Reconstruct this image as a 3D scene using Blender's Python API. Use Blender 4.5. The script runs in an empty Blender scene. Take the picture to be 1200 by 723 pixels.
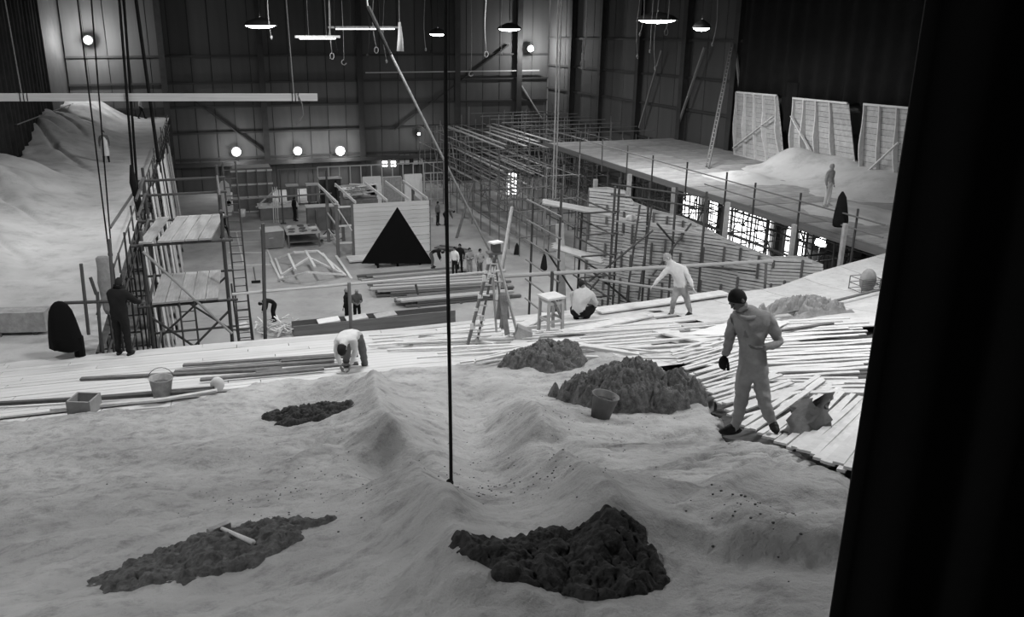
import bpy, bmesh, math, random
import numpy as np
from mathutils import Vector, Matrix, Quaternion
from mathutils import noise as mnoise
random.seed(7)
R = math.radians
scene = bpy.context.scene
col = scene.collection

# ------------------------------------------------------------------ camera
F, CX, CY, CZ = 1000.0, 545.0, 360.0, 13.5          # pixels of the 1200 x 723 frame; floor of the stage is z = 0
TILT, PSI = math.atan(322/1000), R(16.64)
fw = Vector((math.sin(PSI)*math.cos(TILT), math.cos(PSI)*math.cos(TILT), -math.sin(TILT)))
rt = Vector((math.cos(PSI), -math.sin(PSI), 0))
up = rt.cross(fw)
CAM = Vector((0, 0, CZ))
cd = bpy.data.cameras.new('camera'); cam = bpy.data.objects.new('camera', cd); col.objects.link(cam)
cd.sensor_width = 36; cd.lens = F*36/1200
cd.shift_x = (600-CX)/1200; cd.shift_y = -(361.5-CY)/1200
cd.clip_start = 0.05; cd.clip_end = 400
cam.matrix_world = Matrix((rt, up, -fw)).transposed().to_4x4()
cam.location = CAM
scene.camera = cam

# ------------------------------------------------------------------ light and exposure
w = bpy.data.worlds.new('world'); scene.world = w; w.use_nodes = True
w.node_tree.nodes['Background'].inputs[0].default_value = (1, 1, 1, 1)
w.node_tree.nodes['Background'].inputs[1].default_value = 0.10
vs = scene.view_settings
vs.view_transform = 'Standard'; vs.look = 'None'; vs.gamma = 1; vs.exposure = 0.0; vs.use_curve_mapping = False
# overhead work lamps of the stage: (x, y, z, watts, diameter); each becomes a hanging lamp further down
LAMPS_NEAR = [(-4.0, 4.0, 16.2, 90, 1.5), (8.5, 6.0, 16.2, 180, 1.5), (12.5, 13.0, 16.0, 470, 1.6), (2.0, 17.0, 16.2, 380, 1.6),
              (-6.5, 17.0, 16.0, 170, 1.5), (6.5, 26.0, 16.0, 420, 1.5), (17.5, 20.0, 16.0, 360, 1.5), (-5.5, 31.0, 16.0, 380, 1.5),
              (3.5, 37.0, 16.0, 700, 1.5), (14.0, 38.0, 16.0, 560, 1.5)]

def area_light(name, loc, watts, size, parent=None, spread=180):
    l = bpy.data.lights.new(name, 'AREA'); l.shape = 'DISK'; l.size = size; l.energy = watts; l.spread = R(spread)
    o = bpy.data.objects.new(name, l); col.objects.link(o); o.location = loc
    if parent: o.parent = parent
    return o
def point_light(name, loc, watts, radius, parent=None):
    l = bpy.data.lights.new(name, 'POINT'); l.energy = watts; l.shadow_soft_size = radius
    o = bpy.data.objects.new(name, l); col.objects.link(o); o.location = loc
    if parent: o.parent = parent
    return o

# ------------------------------------------------------------------ pixel -> place
def ray(x, y): return fw + rt*((x-CX)/F) + up*((CY-y)/F)
def pz(x, y, z): r = ray(x, y); return CAM + r*((z-CZ)/r.z)
def pY(x, y, Y): r = ray(x, y); return CAM + r*(Y/r.y)
def pX(x, y, X): r = ray(x, y); return CAM + r*(X/r.x)
def pplane(x, y, base, d=0.0):                        # on the upright plane through base that faces the camera, d metres nearer
    n = Vector((base[0], base[1], 0)).normalized(); r = ray(x, y)
    k = (Vector((base[0], base[1], 0)).dot(n) - d)/r.dot(n)
    return CAM + r*k

# ------------------------------------------------------------------ materials
MATS = {}
def mat(name, g, rough=0.85, var=0.25, scale=3.0, bump=0.0, bscale=40.0, detail=4, stretch=(1,1,1), metallic=0.0, spots=0.0, spot_scale=14.0, tint=None):
    m = bpy.data.materials.new(name); m.use_nodes = True
    nt = m.node_tree; N = nt.nodes; L = nt.links; b = N['Principled BSDF']
    b.inputs['Roughness'].default_value = rough; b.inputs['Metallic'].default_value = metallic
    b.inputs['Specular IOR Level'].default_value = 0.25
    tc = N.new('ShaderNodeTexCoord'); mp = N.new('ShaderNodeMapping'); L.new(tc.outputs['Object'], mp.inputs[0])
    mp.inputs['Scale'].default_value = stretch
    n = N.new('ShaderNodeTexNoise'); n.inputs['Scale'].default_value = scale; n.inputs['Detail'].default_value = detail
    n.inputs['Roughness'].default_value = 0.65
    L.new(mp.outputs[0], n.inputs['Vector'])
    mr = N.new('ShaderNodeMapRange'); mr.inputs[1].default_value = 0.25; mr.inputs[2].default_value = 0.75
    mr.inputs[3].default_value = g*(1-var); mr.inputs[4].default_value = g*(1+var)
    L.new(n.outputs[0], mr.inputs[0])
    out = mr.outputs[0]
    oi = N.new('ShaderNodeObjectInfo')                  # alike pieces differ a little
    pr = N.new('ShaderNodeMapRange'); pr.inputs[3].default_value = 1-var*0.5; pr.inputs[4].default_value = 1+var*0.5
    L.new(oi.outputs['Random'], pr.inputs[0])
    mu = N.new('ShaderNodeMath'); mu.operation = 'MULTIPLY'; L.new(out, mu.inputs[0]); L.new(pr.outputs[0], mu.inputs[1]); out = mu.outputs[0]
    if spots:
        n2 = N.new('ShaderNodeTexNoise'); n2.inputs['Scale'].default_value = spot_scale; n2.inputs['Detail'].default_value = 6
        n2.inputs['Roughness'].default_value = 0.75
        L.new(mp.outputs[0], n2.inputs['Vector'])
        m2 = N.new('ShaderNodeMapRange'); m2.inputs[1].default_value = 0.50; m2.inputs[2].default_value = 0.68
        m2.inputs[3].default_value = 1; m2.inputs[4].default_value = 1-spots
        L.new(n2.outputs[0], m2.inputs[0])
        mm = N.new('ShaderNodeMath'); mm.operation = 'MULTIPLY'; L.new(out, mm.inputs[0]); L.new(m2.outputs[0], mm.inputs[1]); out = mm.outputs[0]
    L.new(out, b.inputs['Base Color'])
    if bump:
        bn = N.new('ShaderNodeTexNoise'); bn.inputs['Scale'].default_value = bscale; bn.inputs['Detail'].default_value = 8; bn.inputs['Roughness'].default_value = 0.65
        L.new(mp.outputs[0], bn.inputs['Vector'])
        bp = N.new('ShaderNodeBump'); bp.inputs['Strength'].default_value = bump; bp.inputs['Distance'].default_value = 0.03
        L.new(bn.outputs[0], bp.inputs['Height']); L.new(bp.outputs[0], b.inputs['Normal'])
    MATS[name] = m; return m
def glow(name, s):
    m = bpy.data.materials.new(name); m.use_nodes = True; b = m.node_tree.nodes['Principled BSDF']
    b.inputs['Base Color'].default_value = (.8, .8, .8, 1); b.inputs['Emission Color'].default_value = (1, 1, 1, 1)
    b.inputs['Emission Strength'].default_value = s; MATS[name] = m; return m
mat('plaster', 0.44, 0.95, 0.25, 0.9, 1.0, 16, spots=0.38, spot_scale=3.2)
mat('plaster_far', 0.50, 0.95, 0.22, 0.35, 0.3, 5, spots=0.25, spot_scale=0.9)
mat('soil', 0.075, 0.95, 0.6, 14, 0.8, 40)
mat('soil_light', 0.15, 0.95, 0.6, 14, 0.8, 40)
mat('lath', 0.62, 0.8, 0.16, 4, stretch=(1, 1, 1))
mat('deck', 0.60, 0.85, 0.12, 2.0, spots=0.18, spot_scale=6)
mat('deck_base_shade', 0.10, 0.9, 0.3, 2.0)  # dark tone paints in the shade below the open laths
mat('timber', 0.42, 0.8, 0.22, 6)
mat('timber_light', 0.62, 0.8, 0.15, 6)
mat('timber_dark', 0.14, 0.8, 0.3, 6)
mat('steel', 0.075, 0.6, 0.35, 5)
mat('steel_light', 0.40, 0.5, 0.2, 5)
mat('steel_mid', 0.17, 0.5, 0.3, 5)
mat('concrete', 0.33, 0.9, 0.22, 0.35, 0.1, 3, spots=0.2, spot_scale=0.5)
mat('sheet_wall', 0.085, 0.8, 0.25, 0.5, stretch=(1, 1, 0.3))
mat('wall_dark', 0.045, 0.8, 0.3, 1)
mat('black', 0.0025, 1.0, 0.3, 3)
mat('black_drape', 0.008, 1.0, 0.4, 2)
mat('dark_drape', 0.02, 1.0, 0.5, 2)
mat('cloth_dark', 0.012, 0.95, 0.3, 6)
mat('cloth_grey', 0.29, 0.95, 0.22, 7, 0.3, 25)
mat('cloth_mid', 0.12, 0.95, 0.22, 7)
mat('cloth_pale', 0.60, 0.95, 0.12, 7, 0.2, 25)
mat('cloth_white', 0.75, 0.95, 0.08, 7)
mat('canvas_grey', 0.30, 0.95, 0.3, 5, 0.3, 20)
mat('canvas_white', 0.70, 0.9, 0.1, 3)
mat('skin', 0.24, 0.7, 0.1, 8)
mat('skin_dark', 0.13, 0.7, 0.1, 8)
mat('hair', 0.012, 0.8, 0.3, 30)
mat('hair_grey', 0.3, 0.8, 0.3, 30)
mat('shoe', 0.012, 0.7, 0.3, 10)
mat('rope', 0.20, 0.95, 0.3, 30)
mat('rope_dark', 0.012, 0.95, 0.4, 30)
mat('galvanised', 0.28, 0.5, 0.35, 8)
mat('board_grey', 0.18, 0.9, 0.2, 2)
mat('wood_box', 0.30, 0.85, 0.2, 4)
glow('lamp_white', 30); glow('lamp_soft', 6); glow('daylight', 4.5)

# ------------------------------------------------------------------ object helpers
OFF = {}
ZERO = Vector((0, 0, 0))
def off(p): return OFF.get(p.name, ZERO) if p else ZERO
def tag(o, label, cat, group=None, kind=None):
    if label: o['label'] = label
    if cat: o['category'] = cat
    if group: o['group'] = group
    if kind: o['kind'] = kind
    return o
def thing(name, label, cat, loc, rz=None, group=None):
    """Empty at the thing's base. Without rz the parts are given in world coordinates, with rz in the thing's own."""
    o = bpy.data.objects.new(name, None); col.objects.link(o); o.empty_display_size = 0.2
    o.location = loc
    if rz is None: OFF[o.name] = Vector(loc)
    else: o.rotation_euler = (0, 0, rz)
    return tag(o, label, cat, group)
def structure(o): o['kind'] = 'structure'; return o

class MB:
    def __init__(s): s.v = []; s.f = []; s.mi = []
    def add(s, vs, fs, mi=0):
        b = len(s.v); s.v += [tuple(v) for v in vs]; s.f += [tuple(b+i for i in f) for f in fs]; s.mi += [mi]*len(fs)
    def box(s, c, size, q=None, mi=0):
        c = Vector(c); h = Vector(size)/2; vs = []
        for x in (-1, 1):
            for y in (-1, 1):
                for z in (-1, 1):
                    p = Vector((x*h.x, y*h.y, z*h.z)); vs.append(c + (q @ p if q else p))
        s.add(vs, [(0,1,3,2),(4,6,7,5),(0,4,5,1),(2,3,7,6),(0,2,6,4),(1,5,7,3)], mi)
    def bar(s, p, q, wd, t, mi=0, upv=(0,0,1)):           # board from p to q: wd across, t thick
        p, q = Vector(p), Vector(q); d = (q-p); L = d.length; d.normalize(); u = Vector(upv)
        a = d.cross(u)
        if a.length < 1e-4: a = d.cross(Vector((0,1,0)))
        a.normalize(); b = a.cross(d)
        M = Matrix((d, a, b)).transposed().to_quaternion()
        s.box((p+q)/2, (L, wd, t), M, mi)
    def tube(s, pts, rad, n=8, mi=0, cap=True):
        pts = [Vector(p) for p in pts]; rad = rad if isinstance(rad, (list, tuple)) else [rad]*len(pts)
        vs = []; fs = []; a = None
        for i, p in enumerate(pts):
            d = (pts[min(i+1, len(pts)-1)] - pts[max(i-1, 0)]).normalized()
            if a is None:
                a = d.cross(Vector((0,0,1)))
                if a.length < 1e-3: a = d.cross(Vector((0,1,0)))
            a = (a - d*a.dot(d)).normalized(); b = d.cross(a)
            for k in range(n):
                t = 2*math.pi*k/n; vs.append(p + (a*math.cos(t) + b*math.sin(t))*rad[i])
        for i in range(len(pts)-1):
            for k in range(n): fs.append((i*n+k, i*n+(k+1)%n, (i+1)*n+(k+1)%n, (i+1)*n+k))
        if cap: fs.append(tuple(range(n-1, -1, -1))); fs.append(tuple((len(pts)-1)*n+k for k in range(n)))
        s.add(vs, fs, mi)
    def lathe(s, c, prof, n=16, mi=0, q=None):            # prof: (radius, z)
        c = Vector(c); vs = []; fs = []
        for r, z in prof:
            for k in range(n):
                t = 2*math.pi*k/n; p = Vector((r*math.cos(t), r*math.sin(t), z)); vs.append(c + (q @ p if q else p))
        for i in range(len(prof)-1):
            for k in range(n): fs.append((i*n+k, i*n+(k+1)%n, (i+1)*n+(k+1)%n, (i+1)*n+k))
        s.add(vs, fs, mi)
    def ball(s, c, r, n=12, m=8, mi=0, q=None):
        r = Vector(r) if not isinstance(r, (int, float)) else Vector((r, r, r)); c = Vector(c); vs = []; fs = []
        for i in range(m+1):
            ph = math.pi*i/m
            for k in range(n):
                t = 2*math.pi*k/n; p = Vector((r.x*math.sin(ph)*math.cos(t), r.y*math.sin(ph)*math.sin(t), r.z*math.cos(ph)))
                vs.append(c + (q @ p if q else p))
        for i in range(m):
            for k in range(n): fs.append((i*n+k, (i+1)*n+k, (i+1)*n+(k+1)%n, i*n+(k+1)%n))
        s.add(vs, fs, mi)
    def prism(s, poly, d, mi=0):                          # poly: 3-d loop, extruded by vector d
        n = len(poly); d = Vector(d); vs = [Vector(p) for p in poly] + [Vector(p)+d for p in poly]
        s.add(vs, [tuple(range(n-1, -1, -1)), tuple(range(n, 2*n))] + [(i, (i+1)%n, n+(i+1)%n, n+i) for i in range(n)], mi)
    def build(s, name, m, parent=None, smooth=False, origin=None):
        me = bpy.data.meshes.new(name); o0 = off(parent) if parent else (Vector(origin) if origin is not None else ZERO)
        me.from_pydata([(x-o0.x, y-o0.y, z-o0.z) for x, y, z in s.v], [], s.f); me.update()
        for k in (m if isinstance(m, (list, tuple)) else [m]): me.materials.append(MATS[k])
        if any(s.mi): me.polygons.foreach_set('material_index', s.mi)
        if smooth: me.polygons.foreach_set('use_smooth', [True]*len(me.polygons))
        bm = bmesh.new(); bm.from_mesh(me); bmesh.ops.recalc_face_normals(bm, faces=bm.faces); bm.to_mesh(me); bm.free()
        o = bpy.data.objects.new(name, me); col.objects.link(o)
        if parent: o.parent = parent; OFF[o.name] = o0
        elif origin is not None: o.location = o0
        return o

UNIT = {}
def unit(kind, m):
    if (kind, m) not in UNIT:
        b = MB()
        if kind == 'tube': b.tube([(0,0,-.5), (0,0,.5)], 1, 7)
        else: b.box((0,0,0), (1,1,1))
        me = bpy.data.meshes.new(kind + '_' + m); me.from_pydata(b.v, [], b.f); me.materials.append(MATS[m]); me.update(); UNIT[kind, m] = me
    return UNIT[kind, m]
def pole(name, p, q, r, m, parent):
    p, q = Vector(p), Vector(q); d = q-p
    o = bpy.data.objects.new(name, unit('tube', m)); col.objects.link(o); o.parent = parent
    o.location = (p+q)/2 - off(parent); o.rotation_mode = 'QUATERNION'; o.rotation_quaternion = d.to_track_quat('Z', 'Y'); o.scale = (r, r, d.length)
    return o
def board(name, p, q, wd, t, m, parent, upv=(0,0,1)):
    p, q = Vector(p), Vector(q); d = q-p; L = d.length; d.normalize(); a = d.cross(Vector(upv))
    if a.length < 1e-4: a = d.cross(Vector((0,1,0)))
    a.normalize(); b = a.cross(d)
    o = bpy.data.objects.new(name, unit('box', m)); col.objects.link(o); o.parent = parent
    o.location = (p+q)/2 - off(parent); o.rotation_mode = 'QUATERNION'; o.rotation_quaternion = Matrix((d, a, b)).transposed().to_quaternion(); o.scale = (L, wd, t)
    return o

# value noise on numpy arrays
def vnoise(x, y, seed=0):
    xi = np.floor(x).astype(np.int64); yi = np.floor(y).astype(np.int64); fx = x-xi; fy = y-yi
    fx = fx*fx*(3-2*fx); fy = fy*fy*(3-2*fy)
    def h(a, b):
        n = (a*374761393 + b*668265263 + seed*974711) & 0x7fffffff
        n = ((n ^ (n >> 13))*1274126177) & 0x7fffffff
        return ((n ^ (n >> 16)) & 0xffff)/65535.0
    return (h(xi, yi)*(1-fx)+h(xi+1, yi)*fx)*(1-fy) + (h(xi, yi+1)*(1-fx)+h(xi+1, yi+1)*fx)*fy
def fbm(x, y, seed=0, o=4, g=0.5):
    s = np.zeros_like(x); a = 1.0; t = 0
    for i in range(o):
        s = s + a*(vnoise(x*2**i + 17.3*i, y*2**i - 9.1*i, seed+i)-0.5); t += a; a *= g
    return s/t*2
def clods(x, y, seed=0):                                  # lumps of uneven size, 0 in the cracks between them
    xi = np.floor(x).astype(np.int64); yi = np.floor(y).astype(np.int64); best = np.zeros_like(x)
    def h(a, b, k):
        n = (a*374761393 + b*668265263 + (seed+k)*974711) & 0x7fffffff; n = ((n ^ (n >> 13))*1274126177) & 0x7fffffff
        return ((n ^ (n >> 16)) & 0xffff)/65535.0
    for i in (-1, 0, 1):
        for j in (-1, 0, 1):
            a, b = xi+i, yi+j; r = .35+.5*h(a, b, 3); d = np.hypot(x-a-h(a, b, 1), (y-b-h(a, b, 2)))/r
            best = np.maximum(best, np.sqrt(np.maximum(0, 1-d*d))*r)
    return best
def sstep(a, b, x): t = np.clip((x-a)/(b-a), 0, 1); return t*t*(3-2*t)

# ------------------------------------------------------------------ shape of the near slope
PY = [-6, -3, 0, 3, 5, 7.3, 10, 12, 16, 19.8, 30]
PZ = [12.6, 12.3, 11.8, 10.95, 10.15, 9.25, 8.42, 7.95, 7.08, 6.42, 6.42]
_ys = np.linspace(-6, 30, 400); _zs = np.interp(_ys, PY, PZ)
_k = np.ones(25)/25; _zs = np.convolve(np.pad(_zs, 12, mode='edge'), _k, 'valid')
def base(Y): return np.interp(Y, _ys, _zs)
def ground_hit(px, py, fn):
    r = ray(px, py); r = r/r.y; prev = None
    a, b = 0.8, 40.0
    t = a
    while t < b:
        p = CAM + r*t
        if p.z <= fn(p.x, p.y):
            lo, hi = t-0.05, t
            for _ in range(12):
                m_ = (lo+hi)/2; p = CAM + r*m_
                if p.z <= fn(p.x, p.y): hi = m_
                else: lo = m_
            return CAM + r*hi
        t += 0.05
    return CAM + r*b
def B(px, py): return ground_hit(px, py, lambda x, y: float(base(y)))
def seg_dist(X, Y, pts):
    best = np.full_like(X, 1e9); tt = np.zeros_like(X)
    for i in range(len(pts)-1):
        ax, ay = pts[i][0], pts[i][1]; bx, by = pts[i+1][0], pts[i+1][1]
        dx, dy = bx-ax, by-ay; t = np.clip(((X-ax)*dx+(Y-ay)*dy)/(dx*dx+dy*dy+1e-9), 0, 1)
        d = np.hypot(X-ax-t*dx, Y-ay-t*dy); k = d < best; best = np.where(k, d, best); tt = np.where(k, (i+t)/(len(pts)-1), tt)
    return best, tt
def inside(X, Y, poly):
    r = np.zeros(X.shape, bool); n = len(poly)
    for i in range(n):
        x1, y1 = poly[i]; x2, y2 = poly[(i+1)%n]
        c = ((y1 > Y) != (y2 > Y)) & (X < (x2-x1)*(Y-y1)/(y2-y1+1e-12)+x1); r ^= c
    return r
# ridges and hollows of the plaster: (points seen in the picture, height at both ends, width, sharpness)
RIDGES = [
    ([(437,433),(443,468),(483,541),(523,612),(552,660),(580,715)], 0.46, 0.30, 0.40, 1.0),
    ([(436,440),(380,452),(330,462)], 0.22, 0.05, 0.36, 1.5),
    ([(500,528),(450,517),(400,518),(353,530),(330,545)], 0.22, 0.20, 0.22, 1.2),
    ([(600,436),(632,477),(668,541),(717,588),(750,612)], 0.42, 0.44, 0.36, 1.0),
    ([(680,590),(740,596),(790,594),(838,584),(890,552),(905,535)], 0.14, 0.18, 0.22, 1.2),
    ([(800,592),(845,594),(879,608),(910,640)], 0.22, 0.20, 0.24, 1.2),
    ([(600,430),(640,410),(700,415),(760,432)], 0.24, 0.20, 0.50, 2.0),
    ([(60,620),(200,540),(330,500)], 0.12, 0.16, 0.8, 2.0),
    ([(950,595),(985,650)], 0.16, 0.18, 0.6, 2.0),
    ([(555,480),(560,550),(595,600)], -0.22, -0.24, 0.42, 2.0),
    ([(370,486),(340,488)], -0.20, -0.18, 0.5, 2.0),
    ([(455,588),(470,618)], -0.40, -0.38, 0.30, 2.0),
    ([(775,545),(845,535)], -0.34, -0.30, 0.46, 2.0),
    ([(640,560),(672,602)], -0.24, -0.26, 0.24, 2.0),
    ([(130,560),(240,560)], -0.12, -0.08, 0.5, 2.0),
    ([(365,545),(400,548)], -0.18, -0.14, 0.20, 2.0),
    ([(880,645),(910,665)], -0.16, -0.10, 0.22, 2.0),
    ([(520,622),(528,632),(530,655),(532,670)], 0.10, 0.10, 0.12, 1.2),
]
def crest(pts, a, b): return [tuple(ground_hit(x, y, lambda X, Y, h=a+(b-a)*i/(len(pts)-1): float(base(Y))+h)[:2]) for i, (x, y) in enumerate(pts)]
_RW = [(crest(pts, a, b), a, b, wd, sh) for pts, a, b, wd, sh in RIDGES]
_EDGE = [(-40,492),(60,488),(130,484),(200,479),(250,464),(300,450),(430,437),(520,430),(600,418),(690,412),(770,428),(815,462),(850,503),(905,526),(960,545),(1000,575),(1060,690)]
_poly = [tuple(B(*p)[:2]) for p in _EDGE]
PLASTER_POLY = [(-11, _poly[0][1]+0.2)] + _poly + [(3.4, 0.5), (5, -3), (-11, -3)]
CRACK = [tuple(B(x, y)[:2]) for x, y in [(735,530),(800,510),(870,525),(850,555),(770,560)]]
def terrain(X, Y):
    X = np.asarray(X, float); Y = np.asarray(Y, float)
    z = base(Y).copy() if isinstance(base(Y), np.ndarray) else np.array(base(Y))
    for pts, a, b, wd, sh in _RW:
        d, t = seg_dist(X, Y, pts); 
        k = 1.0 if a < 0 else sstep(0, .28, 1-t)*(1.0 if a > .43 else sstep(-.05, .25, t))
        z = z + k*(a+(b-a)*t)*np.exp(-(np.sqrt(d*d+.0016)/wd)**sh)
    z = z + 0.10*fbm(X*0.9, Y*0.9, 3, 3) + 0.055*fbm(X*3.1, Y*3.1, 11, 5, 0.6) + 0.05*np.maximum(0, fbm(X*1.7, Y*1.7, 23, 2)+.1)*fbm(X*9, Y*9, 29, 3) + 0.012*fbm(X*12, Y*12, 37, 3, .6)
    d, _ = seg_dist(X, Y, CRACK); k = np.exp(-(d/0.5)**2)        # dried, cracked plaster in the bowl
    c = np.abs(fbm(X*2.2+3, Y*3.6, 31, 2)); z = z - 0.09*k*np.exp(-(c/0.07)**2) + 0.03*k*np.abs(fbm(X*4, Y*7, 41, 2))
    ins = inside(X, Y, PLASTER_POLY); de, _ = seg_dist(X, Y, _poly)
    s = np.where(ins, de, -de) + 0.12*fbm(X*2, Y*2, 51, 3)
    return z + np.where(s > 0, 0.05*sstep(0, 0.12, s), 0) - 0.9*sstep(0.0, 0.25, -s)
GXS = np.arange(-8.0, 7.6, 0.032); GYS = np.arange(-1.0, 17.2, 0.03)
GX, GY = np.meshgrid(GXS, GYS); GZ = terrain(GX, GY)
def tz(x, y):
    u = (x-GXS[0])/0.032; v = (y-GYS[0])/0.03
    if not (0 <= u < len(GXS)-1 and 0 <= v < len(GYS)-1): return float(base(y))-0.9
    i, j = int(u), int(v); a, c = u-i, v-j
    return float((GZ[j, i]*(1-a)+GZ[j, i+1]*a)*(1-c)+(GZ[j+1, i]*(1-a)+GZ[j+1, i+1]*a)*c)
def T(px, py): return ground_hit(px, py, tz)
def G(px, py):                                            # deck or plaster, whichever is on top
    return ground_hit(px, py, lambda x, y: max(float(base(y)), tz(x, y)))

def topz(x, y): return max(float(base(y)), tz(x, y))
def heightfield(name, X, Y, Z, m, parent=None, thick=None):
    ny, nx = X.shape; me = bpy.data.meshes.new(name)
    v = np.stack([X, Y, Z], -1).reshape(-1, 3)
    i = np.arange(ny*nx).reshape(ny, nx); f = np.stack([i[:-1,:-1], i[:-1,1:], i[1:,1:], i[1:,:-1]], -1).reshape(-1, 4)
    me.vertices.add(len(v)); me.vertices.foreach_set('co', v.ravel()); me.loops.add(f.size); me.loops.foreach_set('vertex_index', f.ravel())
    me.polygons.add(len(f)); me.polygons.foreach_set('loop_start', np.arange(0, f.size, 4)); me.polygons.foreach_set('loop_total', np.full(len(f), 4))
    me.update(); me.validate(); me.polygons.foreach_set('use_smooth', [True]*len(me.polygons)); me.materials.append(MATS[m])
    o = bpy.data.objects.new(name, me); col.objects.link(o)
    if parent: o.parent = parent; o.location = -off(parent)
    return o

# ================================================================== THE SETTING
XL, XR, YB, ZC = -10.4, 31.5, 78.0, 16.6
b = MB(); b.box(((XL+XR)/2, 33, -0.1), (XR-XL+1, 92, 0.2)); structure(b.build('floor', 'concrete'))
b = MB(); b.box(((XL+XR)/2, 33, ZC+0.1), (XR-XL+1, 92, 0.2)); ceil = structure(b.build('ceiling', 'wall_dark'))
for y in range(12, 78, 8):
    b = MB()
    b.bar((XL, y, ZC-0.15), (XR, y, ZC-0.15), 0.2, 0.25)
    b.build('roof_beam', 'wall_dark', ceil)
# back wall: sheets, girts, columns
def clad_wall(name, x0, x1, at, along_x, cols, girts, nsheet, mt):
    b = MB(); nrm = 0.12
    if along_x: b.box(((x0+x1)/2, at+0.2, ZC/2), (x1-x0, 0.1, ZC))
    else: b.box((at+0.2, (x0+x1)/2, ZC/2), (0.1, x1-x0, ZC))
    wl = structure(b.build(name, 'wall_dark'))
    zs = [0] + girts + [ZC-0.05]
    for i in range(nsheet):
        a = x0+(x1-x0)*i/nsheet; c = x0+(x1-x0)*(i+1)/nsheet
        for k in range(len(zs)-1):
            j = random.uniform(-0.012, 0.012)
            if along_x: board('wall_sheet', (a+.03, at+0.1+j, (zs[k]+zs[k+1])/2), (c-.03, at+0.1+j, (zs[k]+zs[k+1])/2), 0.05, zs[k+1]-zs[k]-0.05, mt, wl)
            else: board('wall_sheet', (at+0.1+j, a+.03, (zs[k]+zs[k+1])/2), (at+0.1+j, c-.03, (zs[k]+zs[k+1])/2), 0.05, zs[k+1]-zs[k]-0.05, mt, wl)
    for z in girts:
        if along_x: board('girt', (x0, at, z), (x1, at, z), 0.16, 0.16, 'wall_dark', wl)
        else: board('girt', (at, x0, z), (at, x1, z), 0.16, 0.16, 'wall_dark', wl)
    for c in cols:
        b = MB()
        for s, wd, t in ((-.28, .5, .05), (.0, .05, .5), (.28, .5, .05)):
            if along_x: b.box((c, at-0.15+s*0.9, ZC/2), (wd, t, ZC-.1))
            else: b.box((at-0.15+s*0.9, c, ZC/2), (t, wd, ZC-.1))
        b.build('column', 'wall_dark', wl)
    return wl
wb = clad_wall('wall_back', XL, XR, YB, True, [-3.0, 5.0, 13.5, 22.5, 28.5], [3.0, 5.2, 7.4, 9.4, 11.6], 26, 'sheet_wall')
board('walkway_beam', (XL, YB-0.35, 2.55), (XR, YB-0.35, 2.55), 0.5, 0.35, 'wall_dark', wb)
board('brace', (-1.5, YB-0.12, 8.6), (5.0, YB-0.12, 3.2), 0.1, 0.18, 'wall_dark', wb, (0,1,0))
board('brace', (16.5, YB-0.12, 5.0), (27.5, YB-0.12, 12.4), 0.1, 0.18, 'wall_dark', wb, (0,1,0))
board('brace', (28.3, YB-0.12, 9.5), (31.0, YB-0.12, 5.6), 0.1, 0.18, 'timber', wb, (0,1,0))
board('pipe_rail', (14, YB-0.3, 10.1), (30.5, YB-0.3, 10.1), 0.1, 0.1, 'steel_light', wb)
wr = clad_wall('wall_right', 8, YB, XR, False, [29, 34.5, 41, 47, 53, 59.5, 66, 72], [2.2, 6.0, 8.5, 10.6, 13], 36, 'sheet_wall')
for y0, z0, y1, z1 in ((50.5, 12.6, 53, 7.5), (58.6, 6.7, 56, 12.3), (45, 7, 47, 12.5)):
    board('brace', (XR-0.35, y0, z0), (XR-0.35, y1, z1), 0.12, 0.14, 'steel_mid', wr)
# left wall with its hanging dark drapes
b = MB(); b.box((XL-0.2, 33, ZC/2), (0.2, 92, ZC)); wl = structure(b.build('wall_left', 'wall_dark'))
def drape(name, label, p, q, z0, z1, m, folds, amp=0.1, jag=0.0, group=None, thick=0.03, seed=0):
    rnd = random.Random(seed); p, q = Vector(p), Vector(q); d = q-p; L = d.length; d.normalize(); nrm = Vector((-d.y, d.x, 0)); b = MB()
    n = folds*6; vs = []
    for i in range(n+1):
        t = i/n; a = math.sin(t*folds*2*math.pi)+0.4*math.sin(t*folds*4.7+seed)
        for k in range(5):
            s = k/4; zz = z1+(z0+(rnd.uniform(-jag, jag) if k == 0 else 0)-z1)*(1-s)
            off_ = nrm*(a*amp*(0.45+0.55*(1-s)))
            vs.append(Vector((p.x, p.y, 0))+d*(t*L)+off_+Vector((0, 0, zz)))
    m_ = len(vs)
    vs2 = [v + nrm*thick for v in vs]
    fs = []
    for i in range(n):
        for k in range(4):
            a0 = i*5+k; fs.append((a0, a0+1, a0+6, a0+5)); fs.append((m_+a0, m_+a0+5, m_+a0+6, m_+a0+1))
    for i in range(n):
        for k in (0, 4): a0 = i*5+k; fs.append((a0, a0+5, m_+a0+5, m_+a0))
    for k in range(4):
        fs.append((k, m_+k, m_+k+1, k+1)); a0 = n*5+k; fs.append((a0, a0+1, m_+a0+1, m_+a0))
    b.add(vs2 and vs+vs2, fs)
    o = b.build(name, m, smooth=True, origin=(p.x, p.y, z0)); return tag(o, label, 'drape', group)
drape('wall_drape', 'long dark pleated drape along the wall above the plaster hills', (XL+0.35, 20, 0), (XL+0.35, 66, 0), 7.0, 16, 'dark_drape', 40, 0.09, 0.15)
drape('wall_drape', 'black drape hanging on the clad wall above the timber flats', (XR-0.6, 46, 0), (XR-0.6, 24, 0), 10.1, 16.4, 'black_drape', 18, 0.1, 0.1)
drape('wall_drape', 'narrow black drape tail hanging between the two timber flats', (XR-0.7, 41.6, 0), (XR-0.7, 40.3, 0), 8.2, 10.9, 'black_drape', 2, 0.06, 0.3)
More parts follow.
